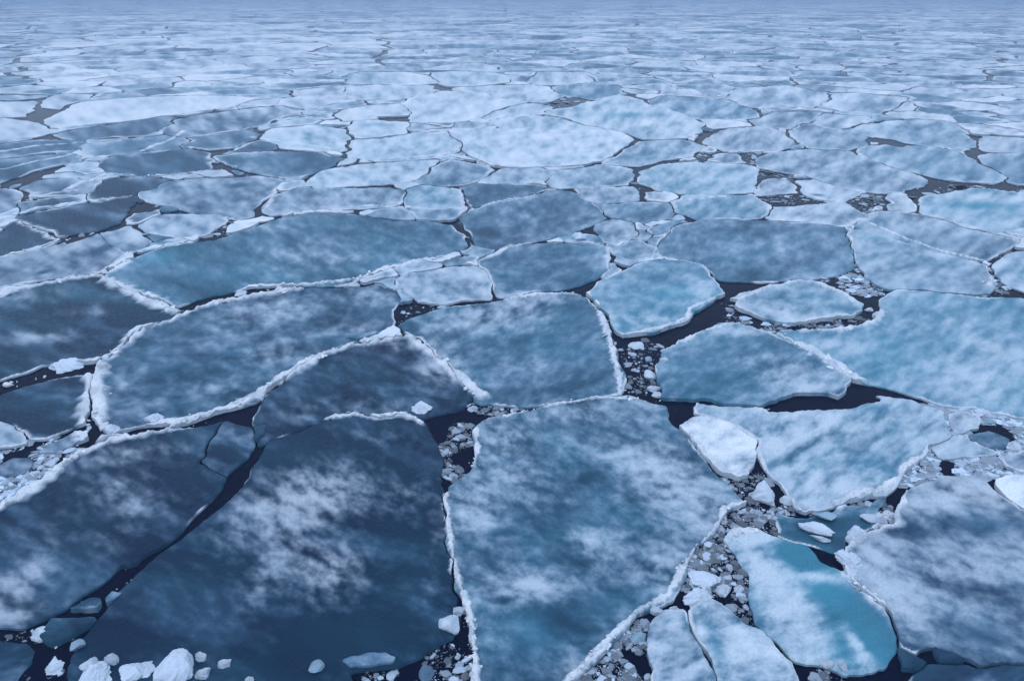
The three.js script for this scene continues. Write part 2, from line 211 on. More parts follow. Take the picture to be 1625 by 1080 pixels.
floe('grey floe with a teal front corner right of the broad white one', '965,258 990,238 1015,224 1080,222 1110,232 1090,246 1050,252 1000,264', { s: 0.46, l: 0.6, t: 0.4, r: 0.6 });
floe('small flat grey floe set in a web of dark cracks', '1128,250 1145,244 1175,246 1182,254 1165,260 1135,258', { s: 0.48, l: 0.5, r: 0.5 });
floe('rough pale floe behind the small flat grey one', '1120,226 1150,206 1200,200 1240,210 1258,224 1230,240 1160,238', { s: 0.5, l: 0.5, t: 0.2, r: 0.8 });
floe('grey floe between the rough pale one and the wide light blue one', '1260,206 1280,196 1330,205 1366,215 1370,230 1340,235 1290,232 1262,222', { s: 0.42, l: 0.5, t: 0.3, r: 0.7 });
floe('small pale floe with a pointed right end behind the rough pale one', '1200,190 1240,178 1290,178 1295,190 1250,202 1210,200', { s: 0.45, l: 0.5, t: 0.2, r: 0.5 });
floe('small rounded floe beneath the curved dark crack', '1298,192 1310,180 1370,184 1358,196 1330,202 1305,200', { s: 0.55, l: 0.5, t: 0.3, r: 0.5 });
floe('small floe at the left with a white ridge along its front', '35,300 60,285 110,283 150,290 145,300 110,310 60,316', { s: 0.25, l: 0.35, r: 0.9 });
floe('dark triangular floe left of the grey lozenge with a melt hole', '145,305 155,290 180,282 230,282 265,284 245,300 205,310 160,318 140,316', { s: 0.1, l: 0.25, r: 0.6 });
floe('broad grey lozenge floe with one dark melt hole near its back', '212,304 240,298 270,286 320,282 400,280 442,286 430,305 410,325 395,340 360,345 300,330 255,322 232,310', { s: 0.38, l: 0.4, t: 0.15, r: 0.5 });
floe('dark slanted floe at the left in front of the dark triangular one', '40,345 55,332 110,325 170,316 215,308 222,318 200,335 188,352 150,365 110,376 90,374 60,358', { s: 0.07, l: 0.2, r: 0.6 });
floe('small dark floe cut by the left edge, pointed to the right', '-140,392 0,368 28,352 42,358 70,370 88,380 70,388 0,404 -140,440', { s: 0.06, l: 0.18, r: 0.5 });
floe('pale grey floe at the left edge with a dark melt hole at its right end', '-140,445 0,408 60,394 100,384 150,370 160,372 170,388 185,395 190,402 170,420 150,430 100,436 50,442 0,450 -140,490', { s: 0.38, l: 0.3, t: 0.15, r: 0.6 });
floe('rounded whitish floe beside the dark melt hole at the left', '165,365 200,355 222,365 228,385 210,398 190,395 175,380', { s: 0.52, l: 0.5, r: 0.4 });
floe('small glassy plate under the little black triangle of water', '190,350 205,335 240,332 245,340 225,352 200,355', { s: 0.2, l: 0.35, r: 0.5 });
floe('cracked pale floe right of the rounded whitish one', '215,355 245,342 290,340 355,340 352,352 330,370 290,375 250,368', { s: 0.5, l: 0.5, r: 0.6 });
floe('blue-grey floe at the left edge above a long dark crack', '-160,276 0,252 60,246 110,245 115,258 80,270 30,282 0,290 -160,318', { s: 0.2, l: 0.38, t: 0.25, r: 0.6 });
floe('blue floe with a frosted back at the left edge', '-160,250 0,228 60,222 120,226 125,236 60,242 0,250 -160,270', { s: 0.26, l: 0.42, t: 0.3, r: 0.8 });
floe('dull white floe at the left edge before the bright snow-covered one', '-180,190 0,188 55,192 80,204 60,215 0,218 -180,226', { s: 0.66, l: 0.6, r: 0.4, a: 0.6 });
floe('white floe at the left edge behind a slush pocket', '-180,160 0,162 50,160 60,170 40,184 0,184 -180,186', { s: 0.74, l: 0.6, r: 0.4, a: 0.6 });
floe('pale floe tucked against the left tip of the bright snow-covered one', '62,160 100,150 140,150 100,165 70,176', { s: 0.56, l: 0.5, t: 0.3, r: 0.6 });
floe('small rubbly floe cut by the left edge below a dark crack', '-140,322 0,300 32,302 24,320 0,330 -140,356', { s: 0.35, l: 0.3, r: 1 });
floe('narrow blue floe between two white ridges at the left', '30,322 70,312 130,308 140,318 100,328 45,338', { s: 0.14, l: 0.28, r: 0.9 });

// white ridges pressed up along the seams: course in photo pixels, width in photo pixels, height in metres
const ridges = [];
function ridge(course, width, height = 0.09) { const p = pts(course); ridges.push({ p: p.map(([u, v]) => onWater(u, v)), width: width / FOCAL, height }); }
ridge('160,436 200,458 240,476 282,494', 20, 0.13);
ridge('172,566 195,545 225,520 262,510 300,493 350,478 420,464 480,457', 15, 0.14);
ridge('150,575 148,610 150,640 148,665 140,692', 26, 0.13);
ridge('0,612 45,598 85,585 130,576 148,572', 20, 0.15);
ridge('0,803 30,785 70,755 100,730 150,708 200,690 265,681 310,664', 17, 0.12);
ridge('165,688 200,684 300,662 360,645 410,626', 16, 0.1);
ridge('415,620 450,598 480,578 520,558 560,545 600,540 640,530', 16, 0.15);
ridge('645,530 680,555 710,580 740,605 762,626', 17, 0.13);
ridge('515,662 560,655 600,660 640,655 668,668', 10, 0.08);
ridge('945,480 960,510 970,545 982,590 985,622', 10, 0.08);
ridge('705,782 712,830 720,900 735,940', 10, 0.07); ridge('735,940 748,990 753,1040 755,1100', 13, 0.08);
ridge('880,1130 905,1078 975,1005 1010,970 1060,942', 11, 0.08); ridge('1060,942 1080,905 1145,825 1150,805 1185,796', 9, 0.08);
ridge('755,682 757,712 752,738', 12, 0.09);
ridge('800,658 860,642 950,628 1050,632', 6, 0.05);
ridge('1237,530 1290,555 1320,575', 14, 0.1); ridge('1310,568 1335,588 1358,600', 20, 0.14);
ridge('1270,524 1340,521 1390,508 1400,492', 10, 0.12);
ridge('1050,556 1090,540 1120,523 1170,513', 9, 0.09);
ridge('1000,531 1050,520 1090,505 1095,490 1150,467', 7, 0.06);
ridge('400,454 500,449 570,441 610,426 650,416 700,407', 11, 0.12);
ridge('0,465 60,448 110,440 160,434 200,415', 16, 0.1);
ridge('190,402 225,396 262,388 300,383', 9, 0.08);
ridge('0,406 60,391 100,378 150,367', 6, 0.08); ridge('28,350 60,362 90,380', 6, 0.08);
ridge('0,348 30,338 60,328 110,322 200,311', 7, 0.1);
ridge('1150,857 1165,841 1198,839', 17, 0.06); ridge('1342,870 1335,895 1345,912 1370,935 1400,960', 13, 0.08);
ridge('935,466 905,463 850,466 800,473', 8, 0.09);
ridge('1170,476 1215,456 1250,448', 7, 0.07); ridge('1300,450 1335,465 1362,482', 9, 0.08);
ridge('1330,800 1360,782 1400,778 1430,752 1455,728', 12, 0.12); ridge('1385,836 1410,812 1428,802 1432,778', 14, 0.12);
ridge('150,270 182,276 230,279 280,277 335,269 372,264', 6, 0.12); ridge('225,238 268,222 290,208', 6, 0.1);
ridge('105,300 130,290 152,284 168,276', 7, 0.14); ridge('340,248 345,256', 5, 0.1); ridge('420,332 440,300 452,290', 6, 0.1);
ridge('0,240 60,230 120,226', 5, 0.1); ridge('0,268 55,256 105,246 125,240', 5, 0.12); ridge('30,318 80,306 130,300', 6, 0.1);
ridge('400,217 480,228 560,240', 6, 0.1); ridge('550,250 620,250 700,246 735,232', 7, 0.1); ridge('735,236 770,254 790,264', 6, 0.1);
ridge('575,326 625,324 690,332', 5, 0.08); ridge('728,300 742,322 752,332', 5, 0.08); ridge('1090,316 1150,310', 4, 0.07);
ridge('1380,352 1440,378 1500,398 1560,412', 5, 0.08); ridge('1455,330 1490,345 1560,364', 5, 0.08); ridge('1560,412 1575,435 1570,455', 9, 0.12);

ridge('797,320 840,309 880,299', 2, 0.02);

// snow lying on the ice: centre and radii in photo pixels, amount
const drifts = [];
function drift(u, v, ru, rv, amount, teal = 0) { const c = onWater(u, v), e = onWater(u + ru, v), n = onWater(u, v - rv), s = onWater(u, v + rv); drifts.push({ x: c[0], z: c[1], rx: e[0] - c[0], rz: (s[1] - n[1]) / 2, amount, teal }); }
drift(500, 775, 95, 50, 0.72); drift(470, 810, 60, 40, 0.3); drift(525, 903, 62, 45, 0.55); drift(440, 880, 50, 50, 0.3); drift(380, 830, 50, 50, 0.25); drift(415, 930, 30, 40, 0.25); drift(650, 785, 50, 30, 0.22); drift(590, 690, 60, 20, 0.12); drift(690, 880, 20, 80, 0.14);
drift(800, 690, 60, 40, 0.4); drift(790, 760, 60, 30, 0.35); drift(745, 815, 45, 35, 0.5); drift(950, 650, 110, 22, 0.3); drift(1010, 720, 90, 30, 0.3); drift(1050, 760, 60, 60, 0.38); drift(1115, 800, 55, 60, 0.45); drift(830, 930, 80, 28, 0.5); drift(940, 855, 45, 20, 0.38); drift(1060, 900, 40, 60, 0.35); drift(860, 790, 50, 30, 0.15); drift(905, 1050, 40, 40, 0.3); drift(970, 900, 60, 30, 0.15);
drift(900, 800, 70, 40, -0.06); drift(860, 1000, 80, 60, -0.18); drift(950, 960, 60, 30, -0.1);
drift(175, 775, 55, 30, 0.35); drift(220, 800, 60, 25, 0.28); drift(20, 930, 45, 55, 0.5); drift(25, 975, 40, 20, 0.5); drift(185, 845, 35, 28, 0.25); drift(200, 716, 80, 22, 0.42); drift(120, 745, 40, 20, 0.2); drift(60, 850, 60, 25, 0.12);
drift(70, 532, 90, 12, 0.32); drift(140, 492, 45, 12, 0.22); drift(40, 470, 50, 14, 0.35, 0.4); drift(60, 455, 60, 10, 0.2, 0.5);
drift(430, 490, 80, 26, 0.4); drift(340, 530, 50, 20, 0.15); drift(440, 555, 60, 25, 0.3); drift(590, 468, 40, 14, 0.35); drift(560, 520, 50, 14, 0.25); drift(230, 640, 60, 20, 0.15); drift(340, 610, 50, 18, 0.22); drift(190, 610, 30, 40, 0.15);
drift(695, 578, 36, 34, 0.5); drift(640, 545, 50, 12, 0.35); drift(600, 640, 60, 14, 0.18); drift(480, 650, 40, 20, 0.15);
drift(790, 495, 70, 26, 0.5); drift(845, 470, 60, 14, 0.5); drift(700, 515, 50, 18, 0.3); drift(840, 580, 60, 16, 0.12); drift(890, 560, 50, 20, -0.08); drift(910, 490, 30, 20, -0.15);
drift(1035, 508, 40, 12, 0.4); drift(1110, 455, 30, 20, 0.3); drift(970, 505, 20, 20, 0.3); drift(1060, 465, 60, 18, -0.1, 0.3);
drift(1530, 600, 80, 40, 0.4); drift(1590, 560, 50, 50, 0.3); drift(1480, 500, 90, 20, 0.15); drift(1330, 545, 60, 14, 0.3); drift(1420, 560, 60, 25, -0.1, 0.2);
drift(1255, 590, 70, 32, 0.42); drift(1180, 525, 50, 10, 0.4); drift(1110, 580, 40, 30, -0.05); drift(1280, 615, 50, 10, 0.4);
drift(1300, 470, 60, 10, -0.2, 0.3); drift(1340, 490, 26, 8, -0.45); drift(1240, 495, 60, 10, 0.3);
drift(1320, 675, 60, 22, 0.35); drift(1260, 690, 40, 25, 0.3); drift(1340, 770, 60, 20, 0.3); drift(1390, 735, 50, 22, -0.35, 0.2); drift(1380, 645, 60, 10, -0.35, 0.2); drift(1230, 700, 20, 30, 0.3);
drift(1540, 780, 100, 26, 0.6); drift(1470, 800, 50, 30, 0.3); drift(1400, 935, 50, 40, 0.38); drift(1440, 960, 40, 30, 0.3); drift(1390, 880, 40, 25, 0.35); drift(1560, 830, 80, 24, -0.32); drift(1440, 890, 30, 20, -0.25); drift(1530, 910, 60, 20, 0.15); drift(1560, 1010, 80, 40, -0.3); drift(1480, 900, 60, 30, 0.1); drift(1600, 880, 50, 30, 0.2); drift(1450, 835, 14, 14, -0.4);
drift(1240, 930, 42, 110, 0.5); drift(1190, 880, 30, 40, 0.45); drift(1280, 990, 40, 50, 0.4); drift(1220, 850, 30, 16, 0.3);
drift(1335, 965, 62, 70, -0.42, 0.3); drift(1385, 985, 32, 50, -0.6, 0.0); drift(1300, 920, 46, 40, -0.32, 0.4); drift(1290, 880, 50, 20, -0.5, 0.4); drift(1250, 868, 40, 18, -0.5, 0.4); drift(1275, 885, 45, 20, -0.25, 0.5); drift(1350, 1020, 60, 40, -0.5, 0.2); drift(1362, 1022, 16, 40, 0.9); drift(1330, 1000, 50, 30, 0.28, 0.3); drift(1300, 912, 34, 12, 0.7); drift(1400, 1020, 20, 30, -0.3);
drift(1185, 960, 30, 26, -0.3); drift(1090, 985, 16, 18, -0.4); drift(1135, 1020, 14, 50, -0.4, 0.3); drift(1180, 1020, 50, 40, 0.2);
drift(470, 400, 50, 30, 0.22); drift(540, 410, 50, 14, 0.2); drift(260, 402, 40, 16, -0.1, 0.6); drift(420, 358, 60, 10, 0.2, 0.3); drift(330, 440, 60, 20, -0.06); drift(100, 470, 60, 14, 0.05, 0.5);
drift(165, 392, 18, 9, -0.55); drift(68, 430, 10, 4, -0.5); drift(375, 293, 14, 4, -0.6); drift(1298, 308, 10, 2.5, -0.7); drift(100, 395, 60, 10, 0.2);
drift(1440, 355, 60, 10, 0.1); drift(1390, 378, 50, 5, -0.2, 0.5); drift(1470, 388, 60, 5, -0.15, 0.4); drift(1560, 325, 80, 6, -0.3, 0.5); drift(1590, 312, 60, 7, 0.4); drift(1430, 430, 50, 14, 0.1);
drift(900, 250, 60, 6, -0.2, 0.4); drift(760, 240, 30, 10, -0.25, 0.4); drift(990, 182, 60, 5, -0.3, 0.5); drift(1030, 195, 26, 7, 0.4); drift(595, 198, 30, 4, -0.3, 0.5); drift(700, 255, 40, 10, 0.1);
// bands of whiter or barer ice far out
drift(200, 120, 190, 18, 0.28); drift(330, 60, 260, 24, 0.3); drift(60, 140, 90, 8, -0.3); drift(60, 104, 120, 16, 0.22); drift(620, 70, 110, 14, 0.14); drift(520, 130, 70, 20, -0.12); drift(960, 90, 260, 22, -0.12); drift(1350, 100, 200, 24, -0.05);

// dark leads that stay open between the further floes
const leads = [];
function lead(outline, calm = false) { leads.push({ px: pts(outline), calm }); }   // calm: clear water, no slush
lead('866,164 895,152 950,158 900,168 880,173'); lead('600,186 645,184 650,192 634,193 605,190'); lead('42,182 60,170 90,172 64,192 46,188');
lead('1390,217 1420,220 1445,228 1430,232 1395,226'); lead('1535,212 1560,214 1545,222'); lead('1532,238 1548,234 1552,254 1540,250'); lead('1440,302 1468,293 1475,280 1560,290 1625,294 1780,296 1780,302 1625,304 1560,296 1510,302 1470,310 1455,320 1440,310');
lead('1200,302 1206,272 1212,266 1260,276 1262,286 1235,281 1212,284'); lead('1200,310 1270,304 1290,312 1310,320 1225,326'); lead('1340,320 1366,305 1405,306 1410,318 1375,340');
lead('300,233 332,237 346,245 372,236 330,240'); lead('690,133 722,140 716,146 690,140'); lead('1095,225 1110,214 1122,206 1128,212 1112,222'); lead('1100,250 1122,240 1135,248 1112,256'); lead('1180,242 1215,240 1215,246 1184,254');
lead('200,334 222,318 246,330 240,334 208,336'); lead('320,376 352,354 362,345 362,365 340,378'); lead('0,288 60,270 110,258 112,264 60,276 0,296'); lead('340,256 372,265 340,270'); lead('96,376 150,367 192,352 190,358 150,371 105,384');

lead('406,708 418,706 388,756 347,803 302,836 266,865 242,886 222,886 262,858 296,828 328,794 358,757', true);
lead('1222,651 1290,640 1345,630 1392,630 1392,636 1345,641 1290,648', true); lead('990,532 1040,528 1095,508 1152,474 1175,478 1160,500 1110,520 1070,545 1010,560 985,570 978,545');
lead('1150,812 1185,800 1230,806 1236,840 1165,834 1140,846'); lead('182,688 215,678 268,668 262,680 215,690');
lead('0,600 30,592 60,578 118,572 60,592 0,612'); lead('285,486 345,466 400,456 395,462 345,474 290,492'); lead('632,512 626,490 640,478 710,484 745,478 700,490 660,498');
// open water that only the small floes keep out of
const open = (outline) => leads.push({ px: pts(outline), soft: true });
open('1120,430 1200,441 1345,440 1350,380 1400,455 1400,515 1240,532 1140,532 1060,565 1050,600 1060,632 985,630 972,540 1000,528 1100,508 1155,470'); open('632,514 620,488 640,478 710,484 765,474 700,494');
open('1352,398 1392,462 1560,468 1584,450 1612,394 1640,394 1625,460 1600,470 1480,476 1400,462'); open('285,492 345,470 440,452 500,450 400,462 300,494'); open('960,450 935,462 975,530 985,600 1000,540');

// brash: zones of small broken ice in open water: centre, radii in photo pixels, density
const brashZones = [];
function brash(u, v, ru, rv, density) { brashZones.push({ u, v, ru, rv, density }); }
brash(990, 1060, 90, 80, 1.0); brash(660, 1060, 90, 50, 0.35); brash(730, 720, 40, 50, 0.9); brash(1300, 530, 130, 30, 0.9); brash(1380, 430, 80, 40, 1.2); brash(1200, 510, 50, 40, 0.8); brash(1020, 590, 50, 50, 0.5); brash(1120, 880, 60, 70, 1.0); brash(1190, 960, 30, 60, 0.6); brash(1550, 690, 90, 50, 1.6); brash(1600, 660, 60, 30, 1.4);
brash(60, 750, 90, 60, 1.3); brash(1480, 690, 70, 50, 1.7); brash(1470, 750, 70, 25, 1.7); brash(1560, 745, 90, 16, 1.6); brash(1180, 780, 50, 45, 0.7); brash(1570, 655, 90, 16, 1.5); brash(680, 500, 50, 20, 0.25); brash(790, 640, 50, 20, 0.8); brash(1250, 830, 90, 30, 0.8); brash(60, 1040, 80, 40, 0.15); brash(1380, 820, 50, 25, 0.6); brash(1350, 330, 60, 30, 1.0); brash(1250, 295, 60, 30, 0.8); brash(710, 345, 60, 20, 0.8); brash(350, 365, 30, 20, 0.8); brash(250, 530, 60, 30, 0.4);
brash(1170, 250, 90, 30, 0.8); brash(1560, 310, 90, 20, 0.6); brash(1570, 420, 40, 60, 1.0); brash(890, 165, 50, 15, 0.6); brash(1300, 1060, 60, 30, 0.3); brash(620, 530, 40, 20, 0.4); brash(1010, 380, 50, 40, 0.6);

// single chunks of ice: place and width in photo pixels, kind of shape, height against width
const chunks = [];
function chunk(label, u, v, size, shape = 0, tall = 0.6, clear = false) { chunks.push({ label, u, v, size, shape, tall, clear }); }
chunk('rounded white ice boulder on the dark front floe, by the white seam', 713, 990, 40, 1, 0.95);
chunk('smaller white ice boulder touching the rounded one by the white seam', 727, 969, 23, 2, 0.9);
chunk('big white snowball-like lump in the lower left brash', 280, 1062, 62, 1, 0.8);
chunk('upright white ice tooth in the lower left brash', 176, 1046, 24, 3, 1.2);
chunk('flat white lump below the upright ice tooth', 150, 1072, 62, 2, 0.45);
chunk('curved pale slab lying between the snowball lump and the ice tooth', 215, 1062, 52, 0, 0.4);
chunk('small pale lump left of the upright ice tooth', 141, 1052, 28, 2, 0.5);
chunk('white lump on the tip of the black crack at the far lower left', 65, 998, 36, 0, 0.5);
chunk('greyish lump right of the drowned floe in the bottom left corner', 122, 1020, 28, 4, 0.6);
chunk('pale lump low in the dark water of the bottom left corner', 80, 1050, 32, 2, 0.35);
chunk('white lump at the right side of the snowball lump', 322, 1068, 26, 0, 0.7);
chunk('knobbly white lump above right of the snowball lump', 318, 1040, 20, 3, 0.8);
chunk('white lump lying alone right of the snowball lump', 354, 1052, 24, 2, 0.5);
chunk('white lump at the bottom edge right of the snowball lump', 393, 1078, 18, 2, 0.6);
chunk('clear pale chunk on the bottom of the dark front floe', 503, 1056, 28, 4, 0.6);
chunk('glassy pebble-specked chunk in the black water at the bottom', 674, 1064, 34, 4, 0.5, true);
chunk('white chunk at the bottom edge in the black water', 720, 1080, 30, 2, 0.5);
chunk('clear faceted ice chunk at the right seam of the mottled front floe', 1015, 1004, 38, 4, 0.75);
chunk('rounded white lump above the clear faceted chunk', 1042, 964, 28, 1, 0.8);
chunk('square white lump right of the rounded lump by the seam', 1068, 962, 24, 0, 0.6);
chunk('largest white heap in the slush right of the mottled front floe', 1108, 945, 52, 2, 0.5);
chunk('white heap with a flat top above the largest heap', 1120, 912, 56, 0, 0.5);
chunk('tall white block right of the largest heap', 1150, 932, 26, 3, 0.9);
chunk('pale lump by the black lead beside the melt pool floe', 1175, 928, 24, 3, 0.8);
chunk('rounded white chunk on the crest of the slush heap', 1124, 930, 20, 1, 0.9);
chunk('broad white block standing above the dark lead', 1215, 780, 50, 0, 0.95);
chunk('white lump on the right side of the broad block', 1252, 790, 28, 1, 0.8);
chunk('second white lump right of the broad block', 1272, 802, 24, 2, 0.7);
chunk('long white log of ice above the melt pool', 1300, 838, 62, 5, 0.3);
chunk('shorter pale log of ice behind the melt pool', 1302, 852, 36, 5, 0.3);
chunk('pale plate-like chunk left of the long ice log', 1310, 816, 40, 4, 0.3);
chunk('upright white block at the upper edge of the snow-streaked floe', 1357, 848, 44, 0, 0.95);
chunk('lying white log of ice beside the upright block', 1386, 823, 42, 5, 0.5);
chunk('white lump on the ridge right of the lying log', 1410, 812, 26, 0, 0.7);
chunk('low white heap in front of the upright block', 1345, 886, 46, 2, 0.5);
chunk('white lump below the low heap at the pool edge', 1355, 912, 36, 0, 0.45);
chunk('pale round chunk at the front tip of the melt pool floe', 1313, 1050, 22, 1, 0.9);
chunk('small pale chunk right of the round one at the front tip', 1338, 1056, 15, 2, 0.8);
chunk('white chunk floating at the edge of the blackest open water', 1009, 545, 32, 0, 0.5);
chunk('small white chunk in front of the one by the blackest water', 1003, 557, 18, 2, 0.5);
chunk('greyish clear chunk in the black channel', 1030, 566, 24, 4, 0.5);
chunk('white chunk at the left end of the grey-blue floe', 1053, 571, 20, 3, 0.8);
chunk('largest of the white lumps in the black channel', 1032, 592, 30, 2, 0.7);
chunk('knobbly white lump under the largest one in the channel', 1038, 612, 24, 0, 0.8);
chunk('white lump at the bottom of the black channel', 1046, 622, 24, 1, 0.6);
chunk('small white ball of ice on the left of the channel', 1005, 582, 8, 1, 0.9);
chunk('white lump on the right edge of the broad middle floe', 980, 596, 13, 1, 0.8);
chunk('white lump lowest on the right edge of the broad middle floe', 984, 617, 14, 2, 0.8);
chunk('white boulder at the corner where three blue floes meet', 632, 457, 18, 1, 0.9);
chunk('white lump adrift in the little triangle of slush', 639, 492, 11, 1, 0.8);
chunk('white hummock beside a dark pocket in the middle distance', 921, 377, 32, 2, 0.6);
chunk('flat white chunk on the ridge above the large left floe', 380, 462, 26, 0, 0.5);
chunk('white slab end where the ridge of the dark arched floe begins', 405, 630, 26, 2, 0.5);
chunk('white slab on the front edge of the dark arched floe', 672, 646, 40, 2, 0.4);
chunk('white chunk on the ridge in the left, nearest the frosted seam', 243, 662, 30, 2, 0.5);
chunk('white chunk on the ridge at the left, half over dark water', 178, 682, 30, 0, 0.6);
chunk('round grey chunk in the brash at the left', 81, 728, 27, 1, 0.55);
chunk('small round chunk left of the round grey one', 62, 736, 14, 1, 0.6);
chunk('pale flat chunk lowest in the brash at the left', 30, 772, 24, 4, 0.4);
chunk('white slab topping the ridge at the left edge', 105, 576, 48, 0, 0.35);
chunk('flat white chunk in the lead at the right edge', 1560, 651, 30, 2, 0.45);
chunk('white chunk in the brash of the lead at the right edge', 1565, 662, 24, 4, 0.5);
chunk('rounded chunk at the right end of the brash by the right edge', 1612, 704, 24, 1, 0.6);
chunk('white chunk on the snowy corner by the oval floe', 1178, 476, 16, 2, 0.6);
chunk('lump on the curled lip of the wide turquoise floe', 1393, 500, 20, 0, 0.7);
chunk('white lump at the turn of the curled lip', 1380, 488, 14, 1, 0.8);
chunk('largest lump on the ridge beside the wide turquoise floe', 1326, 582, 46, 2, 0.5);
chunk('smaller lump on the ridge beside the wide turquoise floe', 1288, 562, 20, 1, 0.7);
// thin broken plates
const plates = [];
function plate(label, outline, tilt, turn, pale) { plates.push({ label, px: pts(outline), tilt, turn, pale }); }
plate('thin clear shard at the lower end of the black crack, nearest the middle', '164,961 158,950 175,936 197,937', 0.16, 0.6, true);
plate('thin dark shard with a bright front edge in the lower end of the black crack', '118,970 145,970 157,960 155,949 135,946 100,964', 0.12, 0.4, false);
plate('broad dark shard lowest in the black crack, with a bright sharp edge', '87,1020 155,983 145,979 78,978 62,1006', 0.1, 0.5, false);
plate('curled pale plate on the front edge of the dark floe at the bottom', '546,1046 562,1038 610,1027 628,1034 622,1044 590,1054 555,1058', 0.1, 0.2, true);
plate('dark glassy plate left of the lower right corner, under the melt pool', '1420,1026 1440,1034 1477,1057 1450,1065 1426,1061', 0.05, 0.2, false);
plate('dark glassy plate between two cracks near the lower right corner', '1484,1021 1512,1030 1547,1049 1495,1051', 0.05, 0.3, false);
plate('upturned glassy plate at the upper end of the black crack', '398,690 404,676 418,662 430,664 420,688 408,704', 0.14, 0.2, false);
plate('pale plate tilted over the front edge of the large blue floe', '548,534 552,524 580,524 604,520 592,530 566,538', 0.12, 0.3, true);

// ---------------------------------------------------------------- outlines on the water
function finish(f) {
  f.poly = f.poly ?? f.px.map(([u, v]) => onWater(u, v));
  let x0 = 1e9, x1 = -1e9, z0 = 1e9, z1 = -1e9;
  for (const [x, z] of f.poly) { x0 = Math.min(x0, x); x1 = Math.max(x1, x); z0 = Math.min(z0, z); z1 = Math.max(z1, z); }
  f.flat = new Float64Array(f.poly.flat());
  f.cx = (x0 + x1) / 2; f.cz = (z0 + z1) / 2; f.dist = range(f.cx, f.cz);
  const pad = 0.1 + 0.018 * f.dist;
  Object.assign(f, { x0: x0 - pad, x1: x1 + pad, z0: z0 - pad, z1: z1 + pad, grow: f.label === undefined && !f.far ? 0 : f.prio === 0 ? 0.01 * f.dist : 0.02 + 0.0035 * f.dist + 0.006 * Math.max(0, f.dist - 18), h: f.h ?? 0 });
  return f;
}
function sd(f, x, z) {                                          // signed distance to the outline, positive inside
  const p = f.flat, n = p.length;
  let best = 1e18, inside = false, ax = p[n - 2], az = p[n - 1];
  for (let i = 0; i < n; i += 2) {
    const bx = p[i], bz = p[i + 1], ex = bx - ax, ez = bz - az, wx = x - ax, wz = z - az;
    const t = clamp((wx * ex + wz * ez) / (ex * ex + ez * ez + 1e-12)), dx = wx - ex * t, dz = wz - ez * t, d = dx * dx + dz * dz;
    if (d < best) best = d;
    if ((az > z) !== (bz > z) && x < (ex * (z - az)) / ez + ax) inside = !inside;
    ax = bx; az = bz;
  }
  return inside ? Math.sqrt(best) : -Math.sqrt(best);
}
floes.forEach(finish);
leads.forEach((l) => finish(Object.assign(l, { prio: l.soft ? 0.5 : 2 })));

// floes further out than the traced ones: cracks between scattered centres
{
  const r = rng(21), seeds = [];
  for (let d = 18.5; d < 720;) {
    const s = clamp(d * 0.05, 1.1, 12), half = d * 0.78 + 14;
    for (let x = -half; x < half; x += s * 1.3) if (r() < 0.86) seeds.push([x + (r() - 0.5) * s * 1.7, -(d + (r() - 0.5) * s * 1.5), s]);
    d += s * 0.95;
  }
  const cellAt = new Map(), CELL = 14;
  seeds.forEach((q) => { const k = Math.floor(q[0] / CELL) * 10007 + Math.floor(q[1] / CELL); if (!cellAt.has(k)) cellAt.set(k, []); cellAt.get(k).push(q); });
  for (let i = 0; i < seeds.length; i++) {
    const [sx, sz, s] = seeds[i], near = [];
    const reach = Math.ceil(s * 4 / CELL), ci = Math.floor(sx / CELL), cj = Math.floor(sz / CELL);
    for (let a = ci - reach; a <= ci + reach; a++) for (let b = cj - reach; b <= cj + reach; b++) for (const q of cellAt.get(a * 10007 + b) ?? []) if (q !== seeds[i]) { const d = Math.hypot(q[0] - sx, q[1] - sz); if (d < s * 4) near.push([d, q]); }
    near.sort((a, b) => a[0] - b[0]);
    let poly = [[-1, -1], [1, -1], [1, 1], [-1, 1]].map(([a, b]) => [sx + a * s * 1.7, sz + b * s * 1.7]);
    for (const [, q] of near.slice(0, 18)) {
      const nx = q[0] - sx, nz = q[1] - sz, c = nx * (q[0] + sx) / 2 + nz * (q[1] + sz) / 2, next = [];
      for (let k = 0; k < poly.length; k++) {
        const a = poly[k], b = poly[(k + 1) % poly.length], da = nx * a[0] + nz * a[1] - c, db = nx * b[0] + nz * b[1] - c;
        if (da <= 0) next.push(a);
        if ((da < 0) !== (db < 0)) { const t = da / (da - db); next.push([mix(a[0], b[0], t), mix(a[1], b[1], t)]); }
      }
      poly = next;
      if (poly.length < 3) break;
    }
    if (poly.length < 3) continue;
    const tone = r();
    floes.push(finish({ far: true, poly, prio: 0, s: tone < 0.3 ? 0.2 + 0.12 * r() : tone < 0.7 ? 0.34 + 0.16 * r() : 0.56 + 0.2 * r(), t: 0.1 + 0.4 * r(), l: 0.36 + 0.3 * r(), r: 0.5 + 0.9 * r(), a: 0.8, h: 0.05 * r() }));
  }
}
const every = [...floes, ...leads];
const BIN = 8, bins = new Map();
for (const f of every) for (let i = Math.floor(f.x0 / BIN); i <= Math.floor(f.x1 / BIN); i++) for (let j = Math.floor(f.z0 / BIN); j <= Math.floor(f.z1 / BIN); j++) { const k = i * 10007 + j; if (!bins.has(k)) bins.set(k, []); bins.get(k).push(f); }
const beside = (x, z) => bins.get(Math.floor(x / BIN) * 10007 + Math.floor(z / BIN)) ?? [];
for (const f of floes) f.near = every.filter((g) => g !== f && g.prio >= f.prio && g.x0 < f.x1 && g.x1 > f.x0 && g.z0 < f.z1 && g.z1 > f.z0);

